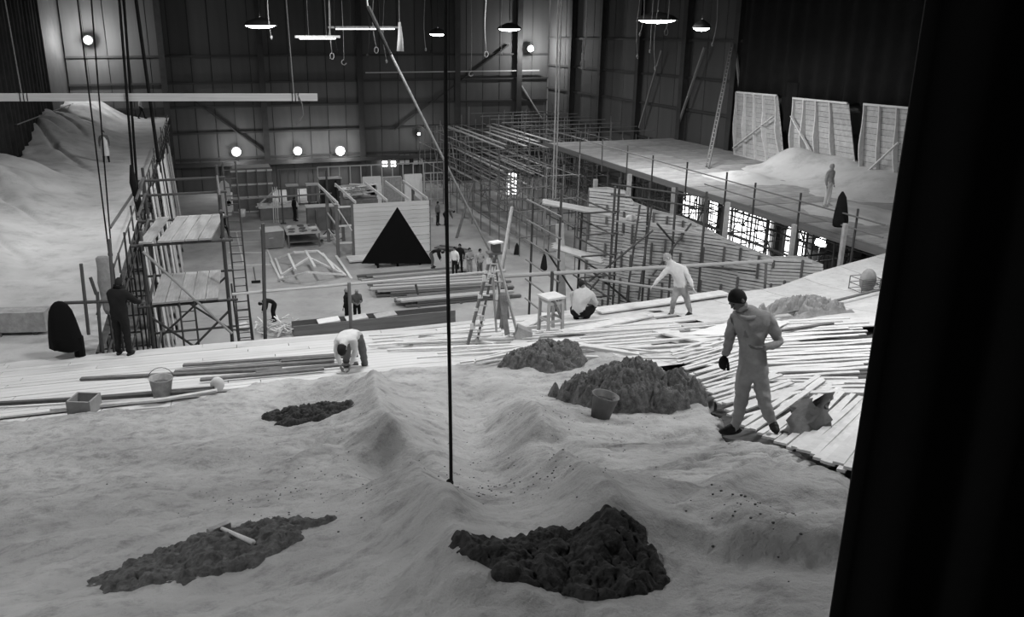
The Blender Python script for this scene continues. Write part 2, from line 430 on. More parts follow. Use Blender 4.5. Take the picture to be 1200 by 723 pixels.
# black masking cloth that closes the view beside the camera
e0 = pz(961, 800, 11.3)
drape('masking_drape', 'tall black masking drape standing beside the plaster mound', (e0.x, e0.y, 0), (e0.x+5.0, e0.y-3.6, 0), 10.2, 16.3, 'black', 26, 0.03, 0.0, seed=3)

# ------------------------------------------------------------------ near slope: deck under the plaster, planks, plaster
EX = [-12, 0, 6, 10.5, 14, 15.5, 17.8, 21.7, 26]
EY = [20.25, 20.0, 19.6, 20.1, 20.15, 20.3, 21.4, 22.8, 23.5]
def edge_y(x): return float(np.interp(x, EX, EY))
b = MB(); n = 90; rows = 40; vs = []; fs = []
for i in range(n+1):
    x = XL + (26-XL)*i/n; ye = edge_y(x)
    for k in range(rows+1):
        y = 6.0 + (ye-6.0)*k/rows; vs.append((x, y, float(base(y))-0.22 - (0.8 if inside(np.array([x]), np.array([y]), PLASTER_POLY)[0] else 0)))
for i in range(n):
    for k in range(rows): a = i*(rows+1)+k; fs.append((a, a+rows+1, a+rows+2, a+1))
b.add(vs, fs)
for i in range(n):                                        # timber fascia at the drop
    x0 = XL + (26-XL)*i/n; x1 = XL + (26-XL)*(i+1)/n
    b.bar((x0, edge_y(x0)-0.05, 6.15), (x1, edge_y(x1)-0.05, 6.15), 0.06, 0.4)
deck = tag(b.build('timber_deck', 'deck_base_shade'), None, None); structure(deck)
# planks run across the slope, row by row
pw = 0.29; y = 20.0; row = 0
while y > 11.0:
    x = XL+0.2 + random.uniform(0, 2)
    while x < 11.0:
        ln = random.uniform(4.2, 5.6); x1 = min(x+ln, 11.0)
        ym = min(y, edge_y((x+x1)/2)-0.25*0)
        ys = y + (edge_y(x)-20.0)*sstep(11, 20, y); ye = y + (edge_y(x1)-20.0)*sstep(11, 20, y)
        if x1-x > 1 and not (x < -1 and y < 14.5) and not (y < 12.3 and x < 6) and not (x > 5.0 and y < 14.6) and not inside(np.array([(x+x1)/2, x, x1]), np.array([y-.1]*3), PLASTER_POLY).any():
            sl = (float(base(y+.2))-float(base(y-.2)))/0.4
            board('deck_plank', (x, ys-pw/2, float(base(ys-pw/2))-0.02), (x1-0.015, ye-pw/2, float(base(ye-pw/2))-0.02), pw-0.012, 0.035+random.uniform(-.006, .006), 'deck', deck, Vector((0, -sl, 1)).normalized())
        x = x1
    y -= pw; row += 1
for i in range(6):
    b = MB(); x0 = 4.6+i*1.1; b.add([(x0, 12.9, float(base(12.9))-.07), (x0+1.09, 12.9, float(base(12.9))-.07), (x0+1.09, 15.6, float(base(15.6))-.07), (x0, 15.6, float(base(15.6))-.07)], [(0,1,2,3)]); b.build('deck_sheet', 'deck', deck)
for i in range(10):
    b = MB(); x0 = -10.2+i*1.15; b.add([(x0, 13.9, float(base(13.9))-.07), (x0+1.14, 13.9, float(base(13.9))-.07), (x0+1.14, 15.8, float(base(15.8))-.07), (x0, 15.8, float(base(15.8))-.07)], [(0,1,2,3)]); b.build('deck_sheet', 'deck', deck)
# smooth covered ground towards the platform on the far side, laid in wide sheets
for i in range(7):
    x0 = 11.0+i*2.0; x1 = x0+1.985
    for k in range(5):
        vs = []
        for j in range(4):
            for q_ in range(4):
                x = x0+(x1-x0)*q_/3; t = (k+(j/3)*0.997)/5; yy = 14.2+(edge_y(x)-14.2)*t; vs.append((x, yy, float(base(yy))-0.02))
        b = MB(); b.add(vs, [(j*4+q_, j*4+q_+1, j*4+q_+5, j*4+q_+4) for j in range(3) for q_ in range(3)]); b.build('deck_sheet', 'deck', deck, True)
hill = structure(heightfield('floor_plaster_mound', GX, GY, GZ, 'plaster'))

# ------------------------------------------------------------------ plaster hills on the far raised strip
xs = np.arange(XL-0.1, -2.85, 0.10); ys_ = np.arange(19.9, 77.9, 0.14); X, Y = np.meshgrid(xs, ys_)
def far_hills(X, Y):
    X = np.asarray(X, float); Y = np.asarray(Y, float)
    t = sstep(-5.0, -10.4, X) if False else np.clip((-4.6-X)/5.8, 0, 1); t = t*t*(3-2*t)
    z = 6.45 + t*(1.3+0.6*np.sin(Y*0.33)+0.9*fbm(X*.2, Y*.22, 71, 3))*sstep(20, 30, Y)
    d = np.abs(fbm(X*0.32+0.15*Y, Y*0.16, 77, 3)); z = z - 0.45*t*np.exp(-(d/0.10)**2)
    z = z + 0.5*sstep(62, 76, Y)*(0.4+t) + 0.10*fbm(X*0.7, Y*0.7, 5, 4)*(0.3+t)
    return z
hills = structure(heightfield('floor_plaster_hills', X, Y, far_hills(X, Y), 'plaster_far'))
def hz(x, y): return float(far_hills(np.array([x]), np.array([y]))[0])
def H(px, py): return ground_hit_far(px, py, hz)
def ground_hit_far(px, py, fn):
    r = ray(px, py); r = r/r.y; t = 20.0
    while t < 77:
        p = CAM + r*t
        if p.z <= fn(p.x, p.y): return p
        t += 0.1
    return CAM + r*77
b = MB(); b.box((-6.6, 48.9, 6.05), (7.4, 57.6, 0.1)); structure(b.build('floor_hill_platform', 'timber_dark'))

# ------------------------------------------------------------------ raised platform on the far side: sheets and mounds
PXE, PZ0 = 21.7, 6.5
b = MB(); b.box(((PXE+XR)/2, 38.0, PZ0-0.22), (XR-PXE-0.2, 31.6, 0.16)); plat = structure(b.build('floor_platform', 'timber_dark'))
for i in range(4):
    for k in range(26):
        x = PXE+0.05+i*2.42; y = 22.6+k*1.2
        if k > 21 and i < 1: pass
        board('platform_sheet', (x, y+0.6, PZ0-0.06+random.uniform(-.012, .012)), (min(x+2.4, XR-0.3), y+0.6, PZ0-0.06+random.uniform(-.012, .012)), 1.185, 0.045, 'canvas_grey', plat)
board('edge_board', (PXE-0.03, 22.6, PZ0-0.12), (PXE-0.03, 53.8, PZ0-0.12), 0.06, 0.3, 'timber_dark', plat)
xs = np.arange(22.0, XR-0.6, 0.12); ys_ = np.arange(22.6, 42.0, 0.14); X, Y = np.meshgrid(xs, ys_)
def plat_hills(X, Y):
    X = np.asarray(X, float); Y = np.asarray(Y, float); z = np.full(X.shape, PZ0-0.12)
    for px_, py_, h, wx, wy in ((925,192,1.15,1.3,1.6),(985,200,1.1,1.8,2.2),(1040,215,0.9,2.4,2.0),(870,200,0.45,1.2,1.6),(1000,240,0.35,1.4,1.8)):
        c = pz(px_, py_+8, PZ0); z = z + h*np.exp(-((X-c.x)/wx)**2-((Y-c.y)/wy)**2)
    return z + 0.10*fbm(X*0.8, Y*0.8, 91, 4)*0.6
structure(heightfield('floor_platform_mound', X, Y, plat_hills(X, Y), 'plaster_far'))

# ================================================================== LAMPS
def overhead_lamp(label, loc, watts, dia, group=None, glowm='lamp_white', light=True):
    t = thing('overhead_lamp', label, 'lamp', loc, group=group); c = Vector(loc); r = dia/2
    b = MB(); b.lathe(c, [(r*1.02, 0.0), (r*1.05, 0.05), (r*0.8, 0.22), (r*0.35, 0.36), (0.06, 0.42)], 18); b.build('reflector', 'wall_dark', t, True)
    b = MB(); b.lathe(c+Vector((0,0,0.03)), [(r*0.96, 0), (r*0.8, -0.08), (r*0.5, -0.15), (0.001, -0.18)], 18); b.build('diffuser', glowm, t, True)
    pole('hanging_rod', c+Vector((0,0,0.4)), Vector((c.x, c.y, ZC)), 0.03, 'wall_dark', t)
    if light: area_light('lamp_light', (0, 0, -0.17), watts, dia*0.95, t)
    return t
for i, (x, y, z, wt, d) in enumerate(LAMPS_NEAR):
    overhead_lamp('wide round work lamp hanging high under the stage roof out of view', (x, y, z), wt, d, 'unseen overhead work lamps')
for px_, py_, Y_, wt, d, lb in ((305, 30, 48, 420, 1.7, 'round overhead lamp above the hanging white board'), (513, 40, 62, 250, 1.3, 'small round overhead lamp beside the long hanging rope'),
        (597, 34, 58, 420, 1.6, 'round overhead lamp above the bare scaffold'), (770, 24, 40, 600, 2.0, 'broad bright overhead lamp with rope ends dangling round it'),
        (822, 33, 40, 120, 0.9, 'small dim overhead lamp near the tall wall ladder')):
    overhead_lamp(lb, pY(px_, py_, Y_), wt, d)
def strip_light(px0, px1, py, Y, label):
    a, c = pY(px0, py, Y), pY(px1, py, Y); m_ = (a+c)/2
    t = thing('strip_light', label, 'lamp', m_); b = MB(); b.bar(a, c, 0.35, 0.1); b.build('housing', 'steel_light', t)
    b = MB(); b.bar(a.lerp(c, .1)-Vector((0,0,.08)), a.lerp(c, .9)-Vector((0,0,.08)), 0.2, 0.05); b.build('tube_pair', 'lamp_soft', t)
    for k in (.3, .7): pole('hanging_rod', a.lerp(c, k), a.lerp(c, k)+Vector((0,0,ZC-m_.z)), 0.015, 'wall_dark', t)
strip_light(346, 398, 43, 40, 'pale strip light hanging in front of the dark wall')
strip_light(385, 470, 32, 44, 'long strip light up against the roof by the pole top')
# wall lamps low on the far wall
def bulkhead(px, py, Y, watts, r, label, back=0.25):
    c = pY(px, py, Y); t = thing('bulkhead_lamp', label, 'lamp', c)
    b = MB(); b.lathe(c+Vector((0, 0.1, 0)), [(r*1.25, 0), (r*1.3, 0.08), (r*0.5, 0.2)], 14, q=Quaternion((1,0,0), -math.pi/2)); b.build('reflector', 'wall_dark', t, True)
    b = MB(); b.ball(c, r, 12, 8); b.build('bulb', 'lamp_white', t, True)
    board('bracket', c+Vector((0, .25, 0)), Vector((c.x, YB, c.z)), 0.08, 0.08, 'wall_dark', t)
    point_light('lamp_light', (0, -r-0.12, 0), watts, r, t); return t
bulkhead(277, 178, 77.2, 300, 0.34, 'glowing wall lamp above the tall panelled crate')
bulkhead(349, 177, 77.2, 300, 0.32, 'glowing wall lamp, middle one of three low on the dark wall')
bulkhead(399, 177, 77.2, 300, 0.36, 'glowing wall lamp nearest the pale upright canvases')
bulkhead(103, 47, 76.8, 1500, 0.3, 'bright lamp high in the corner over the plaster hills')
bulkhead(622, 57, 76.8, 1100, 0.26, 'small bright lamp high in the corner over the bare scaffold')
bulkhead(491, 157, 76.9, 90, 0.12, 'dim small lamp on the far wall above two tiny windows')

# ================================================================== SCAFFOLDS
def jig(a): return random.uniform(-a, a)
def scaffold_field(name, label, xs, ys, z0, z1, levels, m, brace=0.35, top=None, r=0.035, rail=None, keep=None):
    t = thing(name, label, 'scaffold', ((xs[0]+xs[-1])/2, (ys[0]+ys[-1])/2, z0))
    for x in xs:
        for y in ys:
            if keep and not keep(x, y): continue
            h = top(x, y) if top else z1
            pole('upright', (x+jig(.05), y+jig(.05), z0), (x+jig(.06), y+jig(.06), h), r, m, t)
    for z in levels:
        for x in xs:
            j = 0
            while j < len(ys)-1:
                k = min(j+4, len(ys)-1)
                if not keep or (keep(x, ys[j]) and keep(x, ys[k])):
                    zz = z+jig(.08); pole('ledger', (x, ys[j]-.2, zz), (x, ys[k]+.2, zz+jig(.05)), r, m, t)
                j = k
        for y in ys[::2]:
            a = [x for x in xs if not keep or keep(x, y)]
            if len(a) > 1: zz = z+jig(.08)+.07; pole('transom', (a[0]-.2, y+.07, zz), (a[-1]+.2, y+.07, zz), r, m, t)
    for i in range(len(xs)):
        for j in range(len(ys)-1):
            if random.random() < brace and (not keep or (keep(xs[i], ys[j]) and keep(xs[i], ys[j+1]))):
                a, c = random.sample(levels, 2) if len(levels) > 1 else (z0, levels[0])
                pole('brace', (xs[i]+.06, ys[j], a), (xs[i]+.06, ys[j+1], c), r, m, t)
    return t
fr = lambda a, b, n: [a+(b-a)*i/(n-1) for i in range(n)]
# under the boarded platform
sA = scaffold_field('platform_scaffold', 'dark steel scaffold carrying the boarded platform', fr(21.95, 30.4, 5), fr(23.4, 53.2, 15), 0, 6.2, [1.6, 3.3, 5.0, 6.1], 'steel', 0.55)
# bare forest of tubes beyond it
def topB(x, y): return 6.4 + (0.9 if random.random() < .3 else 0) - max(0, (21.5-x))*0.35
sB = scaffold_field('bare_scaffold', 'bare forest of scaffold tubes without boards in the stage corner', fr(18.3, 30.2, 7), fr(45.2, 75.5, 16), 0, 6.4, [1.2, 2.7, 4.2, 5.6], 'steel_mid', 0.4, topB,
                    keep=lambda x, y: not (x > 21.4 and y < 54.5))
for z, n in ((6.2, 6), (4.6, 5), (3.2, 4)):
    for k in range(n):                                     # boards left lying on the ledgers
        x = 18.5+k*0.9+jig(.2); y = random.uniform(52, 56)
        board('scaffold_board', (x, y, z+.1), (x+jig(.3), y+random.uniform(9, 15), z+.1), 0.24, 0.05, 'steel_mid', sB)
for k in range(7):
    y = 55+k*2.7; pole('handrail', (21.8, y, 6.9), (30.5, y, 6.9), 0.035, 'steel_mid', sB)
# guard rail standing on the platform edge
rl = thing('platform_guard_rail', 'thin tube guard rail along the edge of the boarded platform', 'guard rail', (PXE, 38, PZ0-.1))
for k, px_ in enumerate((1002, 935, 883, 850, 804, 765, 735, 706, 680)):
    q = None; y = None
    for yy in np.arange(22.8, 54, 0.1):
        d = Vector((PXE-.08, yy, PZ0))-CAM; xx = CX+F*d.dot(rt)/d.dot(fw)
        if xx < px_: y = yy; break
    pole('post', (PXE-.08, y, PZ0-2.3 if k < 4 else PZ0-0.6), (PXE-.08, y, PZ0+1.15+jig(.1)), 0.04, 'steel', rl)
pole('rail', (PXE-.14, 22.9, PZ0+.85), (PXE-.14, 53.5, PZ0+.9), 0.03, 'steel_mid', rl)
pole('rail', (PXE-.14, 22.9, PZ0+.42), (PXE-.14, 34, PZ0+.42), 0.03, 'steel_mid', rl)
# timber posts rising in front of that scaffold
for px_, y0, y1, Y_, lb in ((698, 210, 262, 28.5, 'pale square timber post standing behind the tall end of the lath wall'), (738, 204, 246, 27.6, 'pale square timber post beside the step in the lath wall'),
        (790, 220, 258, 26.6, 'pale square timber post in the middle of the lath wall top'), (853, 237, 285, 24.8, 'pale square timber post beside the bright doorway'),
        (931, 263, 300, 24.2, 'pale square timber post where the lath wall sinks to the deck'), (991, 262, 298, 23.8, 'square timber post under the jacket on the rail')):
    t0, t1 = pY(px_, y0, Y_), pY(px_-2, y1, Y_)
    b = MB(); b.bar(Vector((t0.x, t0.y, 0)), t0, 0.13, 0.13, upv=(0,1,0)); o = b.build('timber_post', 'timber', origin=(t0.x, t0.y, 0)); tag(o, lb, 'post', 'timber posts behind the lath wall')

# scaffold below the plaster hills
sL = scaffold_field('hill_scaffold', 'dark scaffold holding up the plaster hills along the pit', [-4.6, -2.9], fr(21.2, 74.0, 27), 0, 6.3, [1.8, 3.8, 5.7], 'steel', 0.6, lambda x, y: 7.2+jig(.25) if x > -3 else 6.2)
for a in range(0, 27, 5):
    y0 = 21.2+a*2.03; pole('handrail', (-2.9, y0, 7.05), (-2.9, min(y0+11, 75), 7.05), 0.03, 'steel', sL)
for k in range(16):                                        # upright pale boards lining the pit side
    y = 31+k*2.0; g_ = random.choice(['cloth_pale', 'timber_light', 'canvas_grey'])
    b = MB(); lean = jig(.15); zt = 6.7+jig(.5); x = -2.45+jig(.1)
    b.bar((x+.35, y, 0.0), (x+lean*.3, y+lean, zt), 0.04, 0.9+jig(.3), upv=(0,1,0))
    o = b.build('lining_board', g_, origin=(x+.35, y, 0)); tag(o, 'tall pale board stood upright against the hill scaffold', 'board', 'boards lining the hill scaffold')

# working tower in the pit below the hills
TX0, TX1, TY0, TY1 = -1.95, 0.2, 24.3, 27.6
tw = thing('scaffold_tower', 'free scaffold tower with two plank floors beside the hill scaffold', 'scaffold', ((TX0+TX1)/2, 26, 0))
for x in (TX0, TX1):
    for y, h in ((TY0, 8.35 if x < 0 else 9.3), (TY1, 9.6)):
        pole('upright', (x, y, 0), (x, y, h), 0.045, 'steel', tw)
for z in (2.2, 4.3, 6.2, 7.95, 8.75, 9.2):
    for y in (TY0, TY1):
        if z > 8.5 and y == TY0: continue
        pole('transom', (TX0-.3, y, z), (TX1+.25, y, z), 0.04, 'steel', tw)
    for x in (TX0, TX1): pole('ledger', (x, TY0-.3, z+.06), (x, TY1+.3, z+.06), 0.04, 'steel', tw)
pole('brace', (TX0, TY0-.05, 7.8), (TX1, TY0-.05, 5.2), 0.04, 'steel_light', tw)
pole('brace', (TX0, TY1, 6), (TX1, TY1, 4.2), 0.035, 'steel', tw); pole('brace', (TX1, TY1, 6), (TX0, TY1, 4.2), 0.035, 'steel', tw)
pole('brace', (TX0, TY0, 3.9), (TX1, TY0, 5.9), 0.035, 'steel', tw); pole('brace', (TX1, TY0, 3.9), (TX0, TY0, 5.9), 0.035, 'steel', tw)
pole('brace', (TX1, TY0, 5.8), (TX1, TY1, 7.7), 0.035, 'steel', tw)
pole('brace', (-2.7, TY0, 8.5), (TX0, TY1, 9.3), 0.04, 'steel_mid', tw)
for k, x in enumerate((-1.85, -1.38, -1.02, -0.66, -0.3)):
    board('floor_plank', (x, TY0-.1+(k==0)*-.1, 8.04+(k==0)*.02), (x+.35+(k > 0)*.1, TY1, 8.04), 0.34, 0.05, 'timber', tw)
for k in range(5):
    x = -1.7+k*.36; board('floor_plank', (x, TY0-.1, 6.3), (x+.15, TY1-.3, 6.3), 0.34, 0.05, 'timber', tw)

def ladder(name, label, p, q, wd, side, m='steel', step=0.27, group=None, rail=0.028, mr=None):
    p, q, side = Vector(p), Vector(q), Vector(side).normalized(); t = thing(name, label, 'ladder', p, group=group)
    for s in (-1, 1): pole('rail', p+side*wd/2*s, q+side*wd/2*s, rail, m, t)
    n = int((q-p).length/step)
    for k in range(1, n): c = p.lerp(q, k/n); pole('rung', c-side*wd/2, c+side*wd/2, 0.016, mr or m, t)
    return t
ladder('ladder', 'dark ladder on the pit side of the scaffold tower', (0.75, 24.2, 0), (0.52, 24.6, 6.6), 0.42, (1,0,0))
ladder('ladder', 'dark ladder standing inside the scaffold tower', (-0.9, 24.1, 2.0), (-0.95, 24.15, 6.3), 0.4, (1,0,0))
ladder('ladder', 'tall ladder behind the tower reaching its top rail', (0.7, 28.2, 0), (0.6, 28.2, 9.6), 0.4, (1,0,0))
ladder('ladder', 'very tall ladder leaning on the clad wall above the platform', pz(829, 196, 6.5), pX(858, 52, XR-.5), 0.5, (0.3,1,0), 'timber_dark', 0.32, rail=0.05, mr='timber')
ladder('ladder', 'dark ladder leaning on the middle of the lath wall', pY(741, 352, 24.0), pY(757, 240, 25.0), 0.42, (1,-.1,0), 'steel', rail=0.035)

# tower beside the lath wall
c0 = pY(640, 380, 25.0); c1 = pY(697, 372, 25.0); x0, x1, ya, yb = c0.x-.05, c1.x, 24.2, 26.6
tw2 = thing('scaffold_tower', 'scaffold tower with two sloping plank floors beside the lath wall', 'scaffold', ((x0+x1)/2, (ya+yb)/2, 0))
for x in (x0, x1):
    for y in (ya, yb): pole('upright', (x, y, 0), (x+.1, y, 8.9 if y == ya else 8.2), 0.04, 'steel', tw2)
for z in (4.6, 5.3, 6.0, 6.7, 7.4, 8.1):
    pole('transom', (x1-.05-.9, ya, z), (x1+.3, ya, z), 0.03, 'steel', tw2)
    pole('ledger', (x1, ya-.3, z), (x1, yb+.3, z), 0.03, 'steel', tw2); pole('ledger', (x0, ya-.3, z), (x0, yb+.3, z), 0.03, 'steel_mid', tw2)
pole('brace', (x0, ya, 4.3), (x1-.3, ya, 5.9), 0.035, 'steel', tw2); pole('brace', (x0+.6, yb, 6.4), (x1, yb, 4.6), 0.035, 'steel', tw2)
for (a, c_, Y0, Y1) in (((636, 238), (716, 253), 26.4, 25.2), ((648, 290), (706, 308), 26.0, 24.6)):
    p, q = pY(*a, Y0), pY(*c_, Y1)
    for k in range(3): d = Vector((.10, .26, 0))*k; board('floor_plank', p+d, q+d, 0.25, 0.05, 'timber', tw2)
# walkway with rails against the wall
wk = thing('plank_walkway', 'tube walkway with plank floor hung on the lath wall', 'scaffold', (15, 24.4, 3))
p, q = pY(722, 258, 25.6), pY(822, 275, 24.2)
for k in range(3): d = Vector((.05, .25, 0))*k; board('floor_plank', p+d, q+d, 0.25, 0.05, 'timber', wk)
for z in (0.9, 1.25): pole('rail', p+Vector((-.3, -.1, z)), q+Vector((.1, -.1, z)), 0.03, 'steel', wk)
for k in (0, .35, .66, 1): c = p.lerp(q, k); pole('upright', (c.x, c.y-.1, 1.0), (c.x, c.y-.1, c.z+1.45), 0.04, 'steel', wk)
for a, c_ in (((690, 330), (765, 270)), ((765, 322), (810, 262)), ((770, 262), (790, 285)), ((690, 315), (760, 372))):
    pole('brace', pY(*a, 24.2), pY(*c_, 24.5), 0.035, 'steel', wk)
pole('ledger', pY(690, 326, 24.4), pY(870, 352, 22.0), 0.05, 'timber', wk)
bd = MB(); c = p.lerp(q, .22)+Vector((0, .25, .05)); bd.ball(c+Vector((0,0,.08)), (.22, .15, .12), 10, 6); bd.ball(c+Vector((.22, 0, .06)), (.14, .1, .08), 8, 5)
tag(bd.build('rag_bundle', 'cloth_white', smooth=True, origin=c), 'small white rag bundle on the walkway planks', 'rag')

# curved wall of laths on studs
LW = [(691, 222, 28.0), (712, 221, 27.5), (733, 225, 27.0), (742, 238, 26.7), (765, 247, 26.2), (800, 256, 25.6), (826, 268, 25.0), (850, 281, 24.4), (868, 288, 23.9), (890, 297, 23.4), (905, 303, 23.0), (940, 302, 22.6), (965, 312, 22.2)]
lw = thing('lath_wall', 'curved grey wall of horizontal laths nailed to upright studs', 'lath wall', (15, 25, 2.4))
LP = [pY(*a) for a in LW]
for i in range(len(LP)-1):
    a, c_ = LP[i], LP[i+1]; b = MB(); zt0, zt1 = a.z, c_.z; z = 2.4
    while z < max(zt0, zt1)-.05:
        if z < min(zt0, zt1): b.bar((a.x, a.y, z+jig(.01)), (c_.x, c_.y, z+jig(.01)), 0.022+abs(jig(.006)), 0.085)
        else:
            t_ = (z-zt0)/(zt1-zt0); m_ = a.lerp(c_, t_)
            if zt0 > zt1: b.bar((a.x, a.y, z), (m_.x, m_.y, z), 0.016, 0.085)
            else: b.bar((m_.x, m_.y, z), (c_.x, c_.y, z), 0.016, 0.085)
        z += 0.112
    o = b.build('lath_panel', 'timber_light', lw)
    o['kind'] = 'stuff'
    n_ = Vector((c_.y-a.y, -(c_.x-a.x), 0)).normalized()*0.05
    if n_.y > 0: n_ = -n_
    k = 0
    d = (c_-a); L_ = math.hypot(d.x, d.y)
    for s in fr(0.05, 0.95, max(2, int(L_/0.42)+1))[:-1]:
        m_ = a.lerp(c_, s)
        z = 2.4+random.uniform(0, .6)
        while z < m_.z-.3:
            z1 = min(z+random.uniform(.5, 1.3), m_.z-.05); board('stud', Vector((m_.x, m_.y, z))+n_, Vector((m_.x, m_.y, z1))+n_, 0.05, 0.07, 'timber_dark', lw, (0,1,0)); z = z1+random.uniform(.3, .7)
    b = MB(); b.bar((a.x, a.y+.05, a.z), (c_.x, c_.y+.05, c_.z), 0.05, 0.1); b.build('top_rail', 'timber', lw)
    b = MB(); b.add([(a.x, a.y+.10, 0), (c_.x, c_.y+.10, 0), (c_.x, c_.y+.10, c_.z-.03), (a.x, a.y+.10, a.z-.03), (a.x, a.y+.13, 0), (c_.x, c_.y+.13, 0), (c_.x, c_.y+.13, c_.z-.03), (a.x, a.y+.13, a.z-.03)],
        [(0,1,2,3),(7,6,5,4),(0,4,5,1),(3,2,6,7),(0,3,7,4),(1,5,6,2)]); b.build('backing_shade_sheet', 'timber_dark', lw)  # dark backing colours in the shade between the laths

# timber flats standing on the platform against the wall
def flat(label, pts, studs, brace, seed):
    rnd = random.Random(seed); P = [pX(x, y, XR-1.0) for x, y in pts]       # top-left, top-right, bottom-right, bottom-left
    for q in P[2:]: q.z = PZ0-0.05
    t = thing('timber_flat', label, 'scenery flat', (P[3]+P[2])/2, group='timber flats on the platform'); bk = Vector((0.08, 0, 0))
    n = 14
    for k in range(n):
        s0, s1 = (k+.02)/n, (k+.96)/n; a = P[3].lerp(P[0], s0); c_ = P[2].lerp(P[1], s0); a1 = P[3].lerp(P[0], s1); c1_ = P[2].lerp(P[1], s1)
        b = MB(); b.prism([a+bk, c_+bk, c1_+bk, a1+bk], (0.02+rnd.uniform(0, .015), 0, 0)); b.build('plank', 'timber', t)
    for s in studs:
        lo = P[3].lerp(P[2], s); hi = P[0].lerp(P[1], s); b = MB(); w0 = rnd.uniform(.05, .22)
        pts_ = []
        for k in range(9):
            u = k/8; pts_.append((lo.lerp(hi, u), 0.06+w0*math.exp(-((u-.45)/.25)**2)))
        for k in range(8):
            (a, wa), (c_, wc) = pts_[k], pts_[k+1]; b.add([a+Vector((-wa, -.03, 0)), a+Vector((.07, -.03, 0)), a+Vector((.07, .03, 0)), a+Vector((-wa, .03, 0)), c_+Vector((-wc, -.03, 0)), c_+Vector((.07, -.03, 0)), c_+Vector((.07, .03, 0)), c_+Vector((-wc, .03, 0))],
                [(0,1,5,4),(1,2,6,5),(2,3,7,6),(3,0,4,7),(3,2,1,0),(4,5,6,7)])
        b.build('shaped_rib', 'timber_light', t)
    for a, c_ in ((P[0], P[1]), (P[3], P[2])): board('frame_rail', a, c_, 0.07, 0.1, 'timber_light', t)
    a = P[3].lerp(P[0], brace[1]).lerp(P[2].lerp(P[1], brace[1]), brace[0]); c_ = P[3].lerp(P[0], brace[3]).lerp(P[2].lerp(P[1], brace[3]), brace[2])
    board('brace', a-Vector((.2, 0, 0)), c_-Vector((.2, 0, 0)), 0.05, 0.13, 'timber_light', t, (1,0,0))
flat('pale timber flat with one rising brace, nearest the tall ladder', [(863, 108), (910, 112), (918, 196), (860, 190)], (0, .22, .45, .68, .97), (0.03, .12, .95, .7), 1)
flat('middle timber flat with shaped ribs and a falling brace', [(929, 115), (993, 121), (1004, 205), (926, 194)], (.02, .22, .45, .7), (0.04, .75, .6, .0), 2)
flat('timber flat with dark ribs at the end of the row', [(1012, 122), (1080, 128), (1082, 220), (1008, 205)], (.02, .3, .6, .95), (0.1, .1, .7, .6), 3)

# ------------------------------------------------------------------ daylight openings and lamp under the platform
def opening(name, c, sy, sz, cols_, rows_):
    b = MB(); b.box(c, (0.06, sy, sz)); o = structure(b.build(name, 'daylight', origin=c)); OFF[o.name] = Vector(c)
    for k in range(cols_+1): y = c[1]-sy/2+sy*k/cols_; board('glazing_bar', (c[0]-.08, y, c[2]-sz/2), (c[0]-.08, y, c[2]+sz/2), 0.07, 0.07, 'wall_dark', o)
    for k in range(rows_+1): z = c[2]-sz/2+sz*k/rows_; board('glazing_bar', (c[0]-.08, c[1]-sy/2, z), (c[0]-.08, c[1]+sy/2, z), 0.07, 0.07, 'wall_dark', o)
opening('window_1', (XR-0.25, 45.2, 2.3), 6.4, 3.4, 5, 3)
opening('window_2', (XR-0.25, 39.6, 2.0), 1.6, 2.6, 2, 3)
opening('window_3', (XR-0.25, 50.8, 2.6), 1.8, 2.8, 2, 3)
a = pY(600, 217, 70); b = MB(); b.box(a, (0.9, .1, 2.2)); o = structure(b.build('window_4', 'daylight', origin=a)); OFF[o.name] = a.copy()
for k in range(4): board('glazing_bar', a+Vector((-.45+.3*k, -.08, -1.1)), a+Vector((-.45+.3*k, -.08, 1.1)), 0.06, 0.06, 'wall_dark', o)
for k in range(6): board('glazing_bar', a+Vector((-.45, -.08, -1.1+.44*k)), a+Vector((.45, -.08, -1.1+.44*k)), 0.06, 0.06, 'wall_dark', o)
c = pX(961, 284, 27.0); t = thing('work_lamp', 'round work lamp glowing between the tubes under the platform', 'lamp', (c.x, c.y, 0))
b = MB(); b.ball(c, .22, 12, 8); b.build('bulb', 'lamp_white', t, True); pole('stand', (c.x, c.y, 0), (c.x, c.y, c.z-.2), .03, 'steel', t)
b = MB(); b.lathe(c+Vector((.15, 0, 0)), [(.3, 0), (.28, .1), (.1, .2)], 12, q=Quaternion((0,1,0), math.pi/2)); b.build('reflector', 'steel', t, True); point_light('lamp_light', (-.4, -.1, c.z), 60, .2, t)

# ================================================================== THE PIT FLOOR
def rotz(p, a): c, s = math.cos(a), math.sin(a); return Vector((p[0]*c-p[1]*s, p[0]*s+p[1]*c, p[2] if len(p) > 2 else 0))
# boarded hut, open on one side
hx0, hx1, hy0, hy1, hh = 8.3, 13.2, 52.2, 56.6, 3.35
hut = thing('boarded_hut', 'pale boarded hut shell with open side and bare rafters', 'hut', ((hx0+hx1)/2, hy0, 0))
n = 12
for k in range(n): z = hh*(k+.5)/n; board('wall_board', (hx0+.05, hy0, z), (hx1, hy0, z+jig(.01)), 0.04+abs(jig(.01)), hh/n-.02, 'timber_light', hut)
for x in (hx0-1.0, hx0, hx1):
    for y in (hy0+.1, hy1): board('post', (x, y, 0), (x, y, hh), 0.2, 0.16, 'timber_dark', hut, (0,1,0))
for z in (0.9, 2.0, 3.2): board('side_rail', (hx0-1.0, hy0+.1, z), (hx0-.05, hy0+.1, z), 0.08, 0.1, 'timber_light', hut); board('side_rail', (hx0-1.0, hy0+.1, z), (hx0-1.0, hy1, z), 0.08, 0.1, 'timber', hut)
board('brace', (hx0-.9, hy0, 3.1), (hx0-.1, hy0, 1.7), 0.06, 0.12, 'timber_light', hut, (0,1,0))
